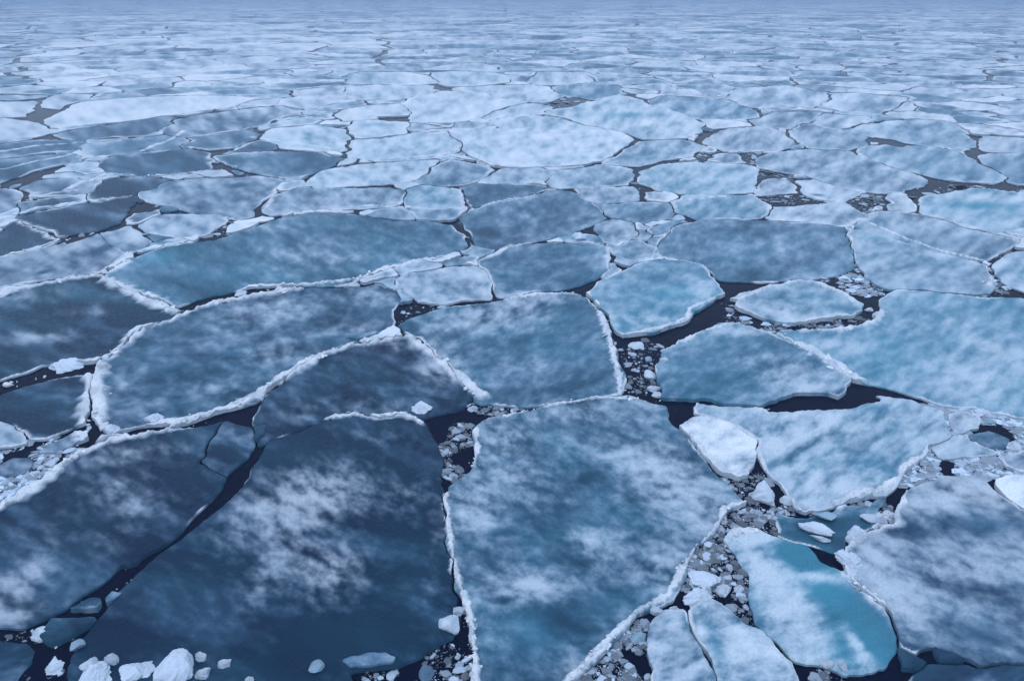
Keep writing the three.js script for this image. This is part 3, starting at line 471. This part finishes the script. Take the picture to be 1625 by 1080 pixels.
const WAVES = [0.16, 0.36, 0.8, 1.9, 4.2];
function warp(x, z, d) {
  let wx = x, wz = z;
  for (let i = 0; i < 5; i++) {
    const L = WAVES[i];
    if (L < 0.002 * d) continue;
    const a = 0.11 * L * (1 - step(0.055 * d, 0.13 * d, L));
    if (a <= 0) break;
    wx += a * noise(x / L + 3.1 * i, z / L - 1.7); wz += a * noise(x / L - 8.3, z / L + 5.9 * i);
  }
  return [wx, wz];
}
function field(f, x, z) {                                       // how far inside the floe's own edge a place lies
  const d = range(x, z), [wx, wz] = warp(x, z, d), own = sd(f, wx, wz);
  let a = own + f.grow;
  if (a < -0.3 - 0.02 * d) return a;
  for (const g of f.near) {
    if (wx < g.x0 || wx > g.x1 || wz < g.z0 || wz > g.z1) continue;
    const b = sd(g, wx, wz);
    a = Math.min(a, g.prio > f.prio ? -b - g.grow : (own - b) / 2);
  }
  const gap = (0.008 + (f.far ? 0.0003 : 0.0005) * d) * (0.35 + 2 * noise(x / (0.04 * d + 0.3), z / (0.04 * d + 0.3)));
  const jag = (L, at) => Math.max(0, noise(x / L + at, z / L - at) - 0.05) * L;
  const bite = 0.2 * jag(0.06, 0) + (0.07 + 0.1 * f.r) * (jag(0.016 * d, 20) + 0.7 * jag(0.045 * d, 40)) + 0.08 * f.r * jag(0.3, 60);
  return a - Math.max(0.002, gap) - bite;
}

// ---------------------------------------------------------------- colour and height of the ice
const box = (pad, list) => list;
for (const r of ridges) { const xs = r.p.map((p) => p[0]), zs = r.p.map((p) => p[1]); r.w = r.width * range(...r.p[r.p.length >> 1]) * 0.75; Object.assign(r, { x0: Math.min(...xs) - 1, x1: Math.max(...xs) + 1, z0: Math.min(...zs) - 1, z1: Math.max(...zs) + 1 }); }
function ridgeAt(list, x, z) {
  let best = 0, high = 0;
  for (const r of list) {
    if (x < r.x0 || x > r.x1 || z < r.z0 || z > r.z1) continue;
    let d = 1e9;
    for (let i = 1; i < r.p.length; i++) {
      const [ax, az] = r.p[i - 1], ex = r.p[i][0] - ax, ez = r.p[i][1] - az, t = clamp(((x - ax) * ex + (z - az) * ez) / (ex * ex + ez * ez));
      d = Math.min(d, Math.hypot(x - ax - ex * t, z - az - ez * t));
    }
    const n = 0.75 + 0.5 * noise(x / (r.w * 1.1), z / (r.w * 1.1)) + 0.75 * noise(x / (r.w * 4.5), z / (r.w * 4.5) + 7), v = 1 - step(0.5, 1.25, d / (r.w * Math.max(0.22, n)));
    if (v > best) { best = v; high = r.height; }
  }
  return [best, high];
}
const SNOW = [0.79, 0.81, 0.88], DARK = [0.0004, 0.013, 0.044], LIGHT = [0.085, 0.2, 0.33], TEAL = [0.05, 0.27, 0.37];
function look(f, x, z, e) {                                     // e: distance inside the edge. Returns colour, height and how much it is rim
  const d = range(x, z), L = (0.26 + 0.03 * d) * f.scale;
  const qx = (x * f.ca + z * f.sa) * f.stretch / L + f.seed, qz = (z * f.ca - x * f.sa) / L - f.seed * 0.7;
  const w1 = fbm(qx * 0.8, qz * 0.8, 3), w2 = fbm(qx * 0.8 + 31, qz * 0.8 - 12, 3);
  const n = fbm(qx * 0.9 + 0.6 * w1, qz * 1.3 + 0.6 * w2, 5, 0.52), k = 0.05 + 0.008 * d, fine = fbm((x * f.ca + z * f.sa) * 0.55 / k, (z * f.ca - x * f.sa) / k, 4, 0.6);
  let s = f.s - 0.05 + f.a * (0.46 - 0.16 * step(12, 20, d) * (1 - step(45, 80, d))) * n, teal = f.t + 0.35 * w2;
  for (const q of f.drifts) {
    const ux = (x - q.x) / q.rx, uz = (z - q.z) / q.rz, k = ux * ux + uz * uz;
    if (k > 2.6) continue;
    const m = Math.exp(-k * 1.3) * (1 + 0.75 * n + 0.4 * fine);
    s += q.amount * Math.max(0, m); teal += q.teal * m;
  }
  const along = 0.15 + 1.5 * noise(x / (0.9 + 0.03 * d) + f.seed, z / (0.9 + 0.03 * d));
  const width = (0.035 + (d > 20 ? 0.009 : 0.007) * d) * f.r * Math.max(0.05, along) * (1 + 0.5 * noise(x / (0.1 + 0.006 * d), z / (0.1 + 0.006 * d) + 9));
  const own = (1 - step(0.4, 1.3, e / Math.max(0.004, width))) * step(0.01, 0.035, width) * 0.9, [rd, rh] = ridgeAt(f.ridges, x, z);
  const rim = Math.max(own, rd);
  s += 0.45 * f.r * (1 - step(0, 5, e / (0.05 + 0.006 * d))) * (0.3 + 0.9 * n);           // frost creeping in from the edge
  s += fine * 0.56 * (0.2 + clamp(s + 0.05) * (1.2 - clamp(s)) * 2.4);
  s = clamp(s); s = mix(s, step(0.08, 0.72, s), 0.25);
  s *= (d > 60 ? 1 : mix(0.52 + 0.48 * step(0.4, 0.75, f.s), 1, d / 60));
  s = Math.max(s, rim * (0.9 + 0.3 * fine + 0.2 * noise(x / 0.5, z / 0.5)));
  s = clamp(s);
  const l = clamp(f.l + 0.42 * n + 0.1 * fine), t = clamp(teal), c = [0, 0, 0];
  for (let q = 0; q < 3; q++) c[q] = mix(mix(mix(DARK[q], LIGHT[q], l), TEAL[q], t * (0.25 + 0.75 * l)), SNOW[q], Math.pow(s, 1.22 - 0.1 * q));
  const lump = 1 - Math.abs(noise(x / (0.07 + 0.005 * d), z / (0.07 + 0.005 * d))) * 1.1, lump2 = 1 - Math.abs(noise(x / (0.2 + 0.01 * d) + 5, z / (0.2 + 0.01 * d)));
  let y = 0.055 + f.h + 0.012 * n + 0.01 * s * fine;
  y += Math.max(own * (0.035 + 0.001 * d) * f.r, rd * rh) * clamp(0.15 + 0.7 * lump * lump2 + 0.4 * fine);
  y -= 0.02 * Math.pow(Math.max(0, 1 - e / 0.03), 2);
  return [c, Math.max(0.015, y), rim];
}

// ---------------------------------------------------------------- one floe as solid ice: marching squares over its field
function buildFloe(f) {
  const r = rng(Math.round(f.cx * 91 + f.cz * 37)), turn = f.turn ?? (r() - 0.5) * (f.dist < 20 ? 0.7 : 0.24);
  Object.assign(f, { seed: r() * 50, scale: 0.6 + 0.9 * r(), stretch: 0.3 + 0.35 * r(), ca: Math.cos(turn), sa: Math.sin(turn) });
  const touch = (q, rx, rz) => q.x + rx > f.x0 && q.x - rx < f.x1 && q.z + rz > f.z0 && q.z - rz < f.z1;
  f.drifts = drifts.filter((q) => touch(q, q.rx * 1.7, q.rz * 1.7));
  f.ridges = ridges.filter((r) => r.x1 > f.x0 && r.x0 < f.x1 && r.z1 > f.z0 && r.z0 < f.z1);
  const zs = [], nearEdge = Math.min(-3, f.z1), dn = range(clamp(0, f.x0, f.x1), nearEdge), sx = f.far ? 1.9 * dn / 764 : 1.35 * dn / 764;
  for (let z = nearEdge; z > f.z0;) { zs.push(z); const d = range(f.cx, z); z -= Math.min((f.far ? 1.7 : 1.1) * d * d / (764 * EYE), 3.5 * sx, (f.z1 - f.z0) / 5); }
  zs.push(f.z0);
  const halfView = (z) => -z * 0.78 + 6;
  const X0 = Math.max(f.x0, -halfView(f.z0)), X1 = Math.min(f.x1, halfView(f.z0)), nx = Math.max(3, Math.ceil((X1 - X0) / sx)), nz = zs.length;
  if (X1 <= X0) return null;
  const dx = (X1 - X0) / nx, W = nx + 1, val = new Float32Array(W * nz);
  let most = -1;
  for (let j = 0; j < nz; j++) for (let i = 0; i < W; i++) { const v = field(f, X0 + i * dx, zs[j]); val[j * W + i] = i === 0 || j === 0 || i === W - 1 || j === nz - 1 ? Math.min(v, -1e-4) : v; if (v > most) most = v; }
  if (most < (f.far ? 0.06 + 0.002 * f.dist : 0.01)) return null;
  const P = [], C = [], R = [], E = [], tri = [], wall = [], at = new Map();
  const add = (key, x, z, e) => {
    let k = at.get(key);
    if (k === undefined) { const [c, y, rim] = look(f, x, z, e); k = R.length; P.push(x, y, z); C.push(c[0], c[1], c[2]); R.push(rim); at.set(key, k); }
    return k;
  };
  const corner = (i, j) => add((j * W + i) * 3, X0 + i * dx, zs[j], val[j * W + i]);
  const cut = (i, j, i2, j2) => { if (j2 < j || i2 < i) [i, j, i2, j2] = [i2, j2, i, j]; const a = val[j * W + i], b = val[j2 * W + i2], t = a / (a - b); return add((j * W + i) * 3 + (i2 > i ? 1 : 2), X0 + (i + (i2 - i) * t) * dx, mix(zs[j], zs[j2], t), 0); };
  for (let j = 0; j < nz - 1; j++) for (let i = 0; i < nx; i++) {
    const q = [[i, j], [i + 1, j], [i + 1, j + 1], [i, j + 1]], on = q.map(([a, b]) => val[b * W + a] > 0), n = on[0] + on[1] + on[2] + on[3];
    if (!n) continue;
    const ring = [], open = [];
    for (let k = 0; k < 4; k++) {
      const a = q[k], b = q[(k + 1) & 3];
      if (on[k]) ring.push(corner(...a));
      if (on[k] !== on[(k + 1) & 3]) { const c = cut(...a, ...b); ring.push(c); open.push([c, on[k]]); }
    }
    for (let k = 1; k < ring.length - 1; k++) tri.push(ring[0], ring[k], ring[k + 1]);
    for (let k = 0; k + 1 < open.length; k += 2) { const [a, b] = open[k][1] ? [open[k][0], open[k + 1][0]] : [open[k + 1][0], open[k][0]]; wall.push(a, b); }
  }
  if (tri.length < 9) return null;
  // only the largest piece stays, where its neighbours cut a floe apart
  const root = R.map((_, i) => i), find = (a) => { while (root[a] !== a) a = root[a] = root[root[a]]; return a; };
  for (let k = 0; k < tri.length; k += 3) { root[find(tri[k])] = find(tri[k + 1]); root[find(tri[k + 1])] = find(tri[k + 2]); }
  const count = new Map(); for (let k = 0; k < tri.length; k += 3) { const a = find(tri[k]); count.set(a, (count.get(a) ?? 0) + 1); }
  const main = [...count].sort((a, b) => b[1] - a[1])[0][0], keep = (list, n) => { const out = []; for (let k = 0; k < list.length; k += n) if (find(list[k]) === main) for (let h = 0; h < n; h++) out.push(list[k + h]); return out; };
  if (count.size > 1) { const t = keep(tri, 3), w = keep(wall, 2); tri.length = wall.length = 0; for (const k of t) tri.push(k); for (const k of w) wall.push(k); }
  if (tri.length < 9) return null;
  // normals from the whole surface, before it is split into its parts
  const g = new THREE.BufferGeometry();
  g.setAttribute('position', new THREE.Float32BufferAttribute(P, 3)); g.setIndex(tri); g.computeVertexNormals();
  const N = g.attributes.normal.array;
  const pixels = f.pixels = (most * most * 3) * 764 * 764 * EYE / Math.pow(f.dist, 3);
  const split = !f.far && pixels > 250, sets = split ? [[], []] : [[]];
  for (let k = 0; k < tri.length; k += 3) sets[split && R[tri[k]] + R[tri[k + 1]] + R[tri[k + 2]] > 1.35 ? 1 : 0].push(tri[k], tri[k + 1], tri[k + 2]);
  const strips = [];
  if (split && sets[1].length) {
    const up = new Map(), top = (a) => { while (up.get(a) !== a) a = up.get(a); return a; };
    for (const k of sets[1]) up.set(k, k);
    for (let k = 0; k < sets[1].length; k += 3) { up.set(top(sets[1][k]), top(sets[1][k + 1])); up.set(top(sets[1][k + 1]), top(sets[1][k + 2])); }
    const by = new Map(); for (let k = 0; k < sets[1].length; k += 3) { const a = top(sets[1][k]); if (!by.has(a)) by.set(a, []); by.get(a).push(sets[1][k], sets[1][k + 1], sets[1][k + 2]); }
    const list = [...by.values()].sort((a, b) => b.length - a.length);
    list.forEach((t, k) => { if (k < 6 && t.length > 240 && t.length > 0.08 * list[0].length) strips.push(t); else for (const q of t) sets[0].push(q); });
  }
  const pack = (index, walls) => {
    const map = new Map(), p = [], n = [], c = [], u = [], out = [];
    const take = (k) => { let m = map.get(k); if (m === undefined) { m = p.length / 3; map.set(k, m); p.push(P[k * 3] - f.cx, P[k * 3 + 1], P[k * 3 + 2] - f.cz); n.push(N[k * 3], N[k * 3 + 1], N[k * 3 + 2]); c.push(C[k * 3], C[k * 3 + 1], C[k * 3 + 2]); u.push(P[k * 3] / 0.9, P[k * 3 + 2] / 0.9); } return m; };
    for (const k of index) out.push(take(k));
    for (let k = 0; k < walls.length; k += 2) {
      const a = walls[k], b = walls[k + 1], ax = P[a * 3], az = P[a * 3 + 2], bx = P[b * 3], bz = P[b * 3 + 2], len = Math.hypot(bx - ax, bz - az) || 1, ox = (bz - az) / len, oz = -(bx - ax) / len, m = p.length / 3;
      for (const [q, x, z] of [[a, ax, az], [b, bx, bz]]) for (const low of [0, 1]) {
        p.push(x - f.cx, low ? -0.06 : P[q * 3 + 1], z - f.cz); n.push(-ox, 0, -oz);
        for (let h = 0; h < 3; h++) c.push(mix(mix(LIGHT[h], TEAL[h], 0.5) * 0.8, C[q * 3 + h], 0.7));
        u.push((x + z) / 0.9, low ? 0 : 0.1);
      }
      out.push(m, m + 1, m + 3, m, m + 3, m + 2);
    }
    const o = new THREE.BufferGeometry();
    o.setAttribute('position', new THREE.Float32BufferAttribute(p, 3)); o.setAttribute('normal', new THREE.Float32BufferAttribute(n, 3)); o.setAttribute('color', new THREE.Float32BufferAttribute(c, 3)); o.setAttribute('uv', new THREE.Float32BufferAttribute(u, 2)); o.setIndex(out);
    return o;
  };
  f.tris = tri.length / 3;
  return strips.length ? [pack(sets[0], wall), ...strips.map((t) => pack(t, []))] : [pack(sets[0], wall)];
}
const built = [];
for (const f of floes) { const g = buildFloe(f); if (g) { f.geometries = g; built.push(f); } }
const LIMIT = 300, farOnes = built.filter((f) => f.far).sort((a, b) => b.pixels - a.pixels), single = new Set(farOnes.slice(0, LIMIT - built.filter((f) => !f.far).length));
const rest = [];
for (const f of built) {
  if (f.far && !single.has(f)) { rest.push(f.geometries[0].translate(f.cx, 0, f.cz)); continue; }
  let label = f.label, group = 'ice floes of the pack';
  if (f.far) {
    const tone = f.s < 0.33 ? 'grey-blue bare' : f.s < 0.53 ? 'pale half-frosted' : 'white snow-covered', reach = f.dist < 36 ? ['wedged small between larger floes', 'small floes wedged between the larger ones'] : f.dist < 60 ? ['in the middle distance', 'floes filling the gaps in the middle distance'] : f.dist < 120 ? ['well out towards the haze', 'floes well out towards the haze'] : ['far out, fading into the haze', 'floes fading into the haze'];
    label = `${tone} ice floe ${reach[0]}, one of many alike`; group = `${tone} ${reach[1]}`;
  }
  if (f.geometries.length === 1) {
    const m = mesh(numbered('ice_floe'), f.geometries[0], iceMat, scene); m.position.set(f.cx, 0, f.cz); tag(m, label, 'ice floe', group);
  } else {
    const o = new THREE.Group(); o.name = numbered('ice_floe'); o.position.set(f.cx, 0, f.cz); scene.add(o); tag(o, label, 'ice floe', group);
    mesh('ice_surface', f.geometries[0], iceMat, o); f.geometries.slice(1).forEach((g) => mesh('snow_rim', g, rimMat, o));
  }
}
if (rest.length) tag(mesh('distant_ice_floes', mergeGeometries(rest), iceMat, scene), 'closely packed tiny ice floes dissolving into the haze at the top', 'pack ice', null, 'stuff');

// ---------------------------------------------------------------- chunks, plates, rubble, brash
const inside = (x, z) => { let v = -9; for (const f of beside(x, z)) if (f.geometries) v = Math.max(v, field(f, x, z)); return v; };
function lumpGeometry(seed, shape, detail) {
  const r = rng(seed), g = new THREE.IcosahedronGeometry(1, detail), p = g.attributes.position, v = new THREE.Vector3(), planes = [];
  const cuts = [11, 9, 11, 11, 14, 10][shape], rough = [0.26, 0.2, 0.32, 0.28, 0.12, 0.14][shape];
  for (let i = 0; i < cuts; i++) planes.push([new THREE.Vector3(r() - 0.5, r() - 0.5, r() - 0.5).normalize(), 0.5 + 0.35 * r()]);
  const o = r() * 50;
  for (let i = 0; i < p.count; i++) {
    v.fromBufferAttribute(p, i);
    const n = fbm(v.x * 1.3 + v.y * 0.7 + o, v.z * 1.3 - v.y * 0.9 + o, 3) + 0.4 * noise(v.x * 4 + v.y * 3 + o, v.z * 4 - v.y * 3);
    for (const [q, c] of planes) { const d = v.dot(q) - c; if (d > 0) v.addScaledVector(q, -d * 0.92); }
    v.multiplyScalar(1 + rough * n + 0.05 * (0.5 - Math.abs(noise(v.x * 3.1 + v.y * 2 + o, v.z * 3.1 + v.y * 1.4 - o))) + 0.025 * noise(v.x * 9 + v.y * 7 + o, v.z * 9 - v.y * 6));
    if (shape === 5) { v.x *= 1.0; v.z *= 0.42; v.y *= 0.9; }
    p.setXYZ(i, v.x, v.y, v.z);
  }
  for (let i = 0; i < p.count; i++) g.attributes.uv.setXY(i, (p.getX(i) + p.getY(i) * 0.6) * 0.5 + o, (p.getZ(i) - p.getY(i) * 0.6) * 0.5);
  g.deleteAttribute('normal');
  return g;
}
function smoothed(g) {                                          // shared normals per place, from the flat faces round it
  const p = g.attributes.position, sum = new Map(), key = (i) => `${Math.round(p.getX(i) * 500)},${Math.round(p.getY(i) * 500)},${Math.round(p.getZ(i) * 500)}`;
  g.computeVertexNormals();
  const n = g.attributes.normal, keys = [];
  for (let i = 0; i < p.count; i++) { const k = key(i); keys.push(k); const s = sum.get(k) ?? [0, 0, 0]; s[0] += n.getX(i); s[1] += n.getY(i); s[2] += n.getZ(i); sum.set(k, s); }
  for (let i = 0; i < p.count; i++) { const s = sum.get(keys[i]), l = Math.hypot(...s) || 1; n.setXYZ(i, mix(n.getX(i), s[0] / l, 0.8), mix(n.getY(i), s[1] / l, 0.8), mix(n.getZ(i), s[2] / l, 0.8)); }
  return g;
}
chunks.forEach((c, i) => {
  const [x, z] = onWater(c.u, c.v), w = c.size / FOCAL * range(x, z) / 2 * 0.88, r = rng(900 + i), on = inside(x, z) > 0, h = w * c.tall * 0.95;
  const m = mesh(numbered('ice_chunk'), smoothed(lumpGeometry(500 + i, c.shape, 12)), c.clear ? clearChunkMat : c.shape === 4 ? glassyMat : chunkMat, scene);
  m.scale.set(w, h, w * (0.75 + 0.3 * r()));
  m.rotation.set((r() - 0.5) * 0.3, c.shape === 5 ? -0.45 : r() * 6.28, (r() - 0.5) * 0.3);
  m.position.set(x, (on ? 0.05 : 0) + h * (on ? 0.22 : 0.05), z);
  tag(m, c.label, 'ice chunk', 'loose chunks of ice');
});
plates.forEach((q, i) => {
  const f = finish({ px: q.px, prio: 1, s: q.pale ? 0.3 : 0.06, t: 0.15, l: q.pale ? 0.5 : 0.16, r: 0.12, a: 0.6, h: 0 });
  f.near = []; f.grow = 0; f.seed = i;
  const m = mesh(numbered('ice_plate'), buildFloe(f)[0], iceMat, scene);
  m.position.set(f.cx, 0.035, f.cz); m.rotation.set(-q.tilt * Math.cos(q.turn), 0, q.tilt * Math.sin(q.turn));
  tag(m, q.label, 'ice plate', 'thin broken plates of ice');
});
function flake(seed) {                                           // a small flat angular piece of broken ice
  const r = rng(seed), n = 5 + Math.floor(r() * 3), shape = new THREE.Shape(Array.from({ length: n }, (_, i) => { const a = (i + 0.7 * r()) / n * 6.283, q = 0.55 + 0.45 * r(); return new THREE.Vector2(Math.cos(a) * q, Math.sin(a) * q * (0.55 + 0.4 * r())); }));
  const g = new THREE.ExtrudeGeometry(shape, { depth: 0.5, bevelEnabled: true, bevelThickness: 0.2, bevelSize: 0.1, bevelSegments: 1 });
  g.rotateX(-Math.PI / 2); g.translate(0, -0.35, 0); g.deleteAttribute('uv'); return g;
}
const lumps = [smoothed(lumpGeometry(300, 0, 3)), flake(41), flake(42), smoothed(lumpGeometry(303, 3, 3)), flake(43), flake(44), flake(45)];
lumps.forEach((g) => g.deleteAttribute('uv'));
function scatter(name, label, category, spots, material, tint) {      // spots: x, y, z, size, flatness, shade
  const o = new THREE.Group(); o.name = name; scene.add(o); tag(o, label, category, null, 'stuff');
  const r = rng(77), q = new THREE.Quaternion(), e = new THREE.Euler(), M = new THREE.Matrix4(), col = new THREE.Color();
  lumps.forEach((g, k) => {
    const mine = spots.filter((_, i) => i % lumps.length === k), im = new THREE.InstancedMesh(g, material, mine.length);
    im.name = 'ice_bits'; im.castShadow = im.receiveShadow = true; im.userData.kind = 'stuff';
    mine.forEach(([x, y, z, s, f, w, tilt = 0.5], i) => {
      q.setFromEuler(e.set((r() - 0.5) * tilt, r() * 6.28, (r() - 0.5) * tilt));
      im.setMatrixAt(i, M.compose(new THREE.Vector3(x, y, z), q, new THREE.Vector3(s * (0.8 + 0.5 * r()), s * f, s * (0.7 + 0.4 * r()))));
      im.setColorAt(i, col.setRGB(w * tint[0], w * tint[1], w * tint[2]));
    });
    o.add(im);
  });
}
const bitMat = new THREE.MeshStandardMaterial({ color: new THREE.Color().setRGB(0.85, 0.85, 0.85), roughness: 0.8 });
{
  const r = rng(5), spots = [];
  for (const R of ridges) for (let i = 1; i < R.p.length; i++) {
    const [ax, az] = R.p[i - 1], [bx, bz] = R.p[i], len = Math.hypot(bx - ax, bz - az), d = range(ax, az);
    if (d > 45) continue;
    const n = len / R.w * 4 * clamp(24 / d, 0.5, 1);
    for (let k = 0; k < n; k++) {
      const t = r(), x = mix(ax, bx, t) + (r() + r() - 1) * R.w * 1.1, z = mix(az, bz, t) + (r() + r() - 1) * R.w * 1.1;
      if (noise(x / 0.8, z / 0.8) < 0.05) continue;
      const s = R.w * (0.06 + 0.5 * Math.pow(r(), 4)), v = inside(x, z);
      if (r() < 0.07 && v > 0) { spots.push([x, 0.05 + R.height * 0.4, z, R.w * (0.3 + 0.45 * r()), 0.2 + 0.15 * r(), 0.75 + 0.2 * r(), 1.1]); continue; }
      spots.push([x, v > 0 ? 0.06 + R.height * 0.4 : 0.02, z, s, 0.5 + 0.4 * r(), 0.6 + 0.35 * r(), 0.9]);
    }
  }
  scatter('ridge_rubble', 'crumbled white blocks heaped along the ridges between the floes', 'ice rubble', spots, bitMat, [0.92, 0.95, 1.03]);
}
{
  const r = rng(6), spots = [], zone = (u, v, ru, rv, n, white) => {
    for (let k = 0; k < n; k++) {
      const a = r() * 6.283, q = Math.sqrt(r()), pu = u + ru * q * Math.cos(a), pv = v + rv * q * Math.sin(a), [x, z] = onWater(pu, pv, 0);
      if (inside(x, z) > -0.01 || beside(x, z).some((l) => l.calm && sd(l, x, z) > -0.1) || noise(x / (0.25 + 0.02 * -z) + 60, z / (0.25 + 0.02 * -z)) < -0.25) continue;
      const px = 0.7 + 16 * Math.pow(r(), 9) + 1.6 * r(), s = px / FOCAL * range(x, z) / 2 * 1.25;
      spots.push([x, 0.003, z, s, clamp(0.03 / s, 0.06, 0.5), white * 0.9 + 0.1 * r() + 0.62 * Math.pow(r(), 2.2)]);
    }
  };
  for (const b of brashZones) zone(b.u, b.v, b.ru, b.rv, b.density * 3.14 * b.ru * b.rv / 7, b.density > 1.1 ? 0.3 : 0.1);
  zone(812, 700, 950, 420, 1500, 0.1); zone(812, 330, 950, 110, 2500, 0.1);
  scatter('brash_ice', 'grey slush and small broken bits of ice floating in the open leads', 'brash ice', spots, bitMat, [0.76, 0.9, 1.12]);
}
console.log('floes', built.length, 'single', single.size, 'rest', rest.length, 'triangles', built.reduce((s, f) => s + f.tris, 0));
renderer.render(scene, camera);
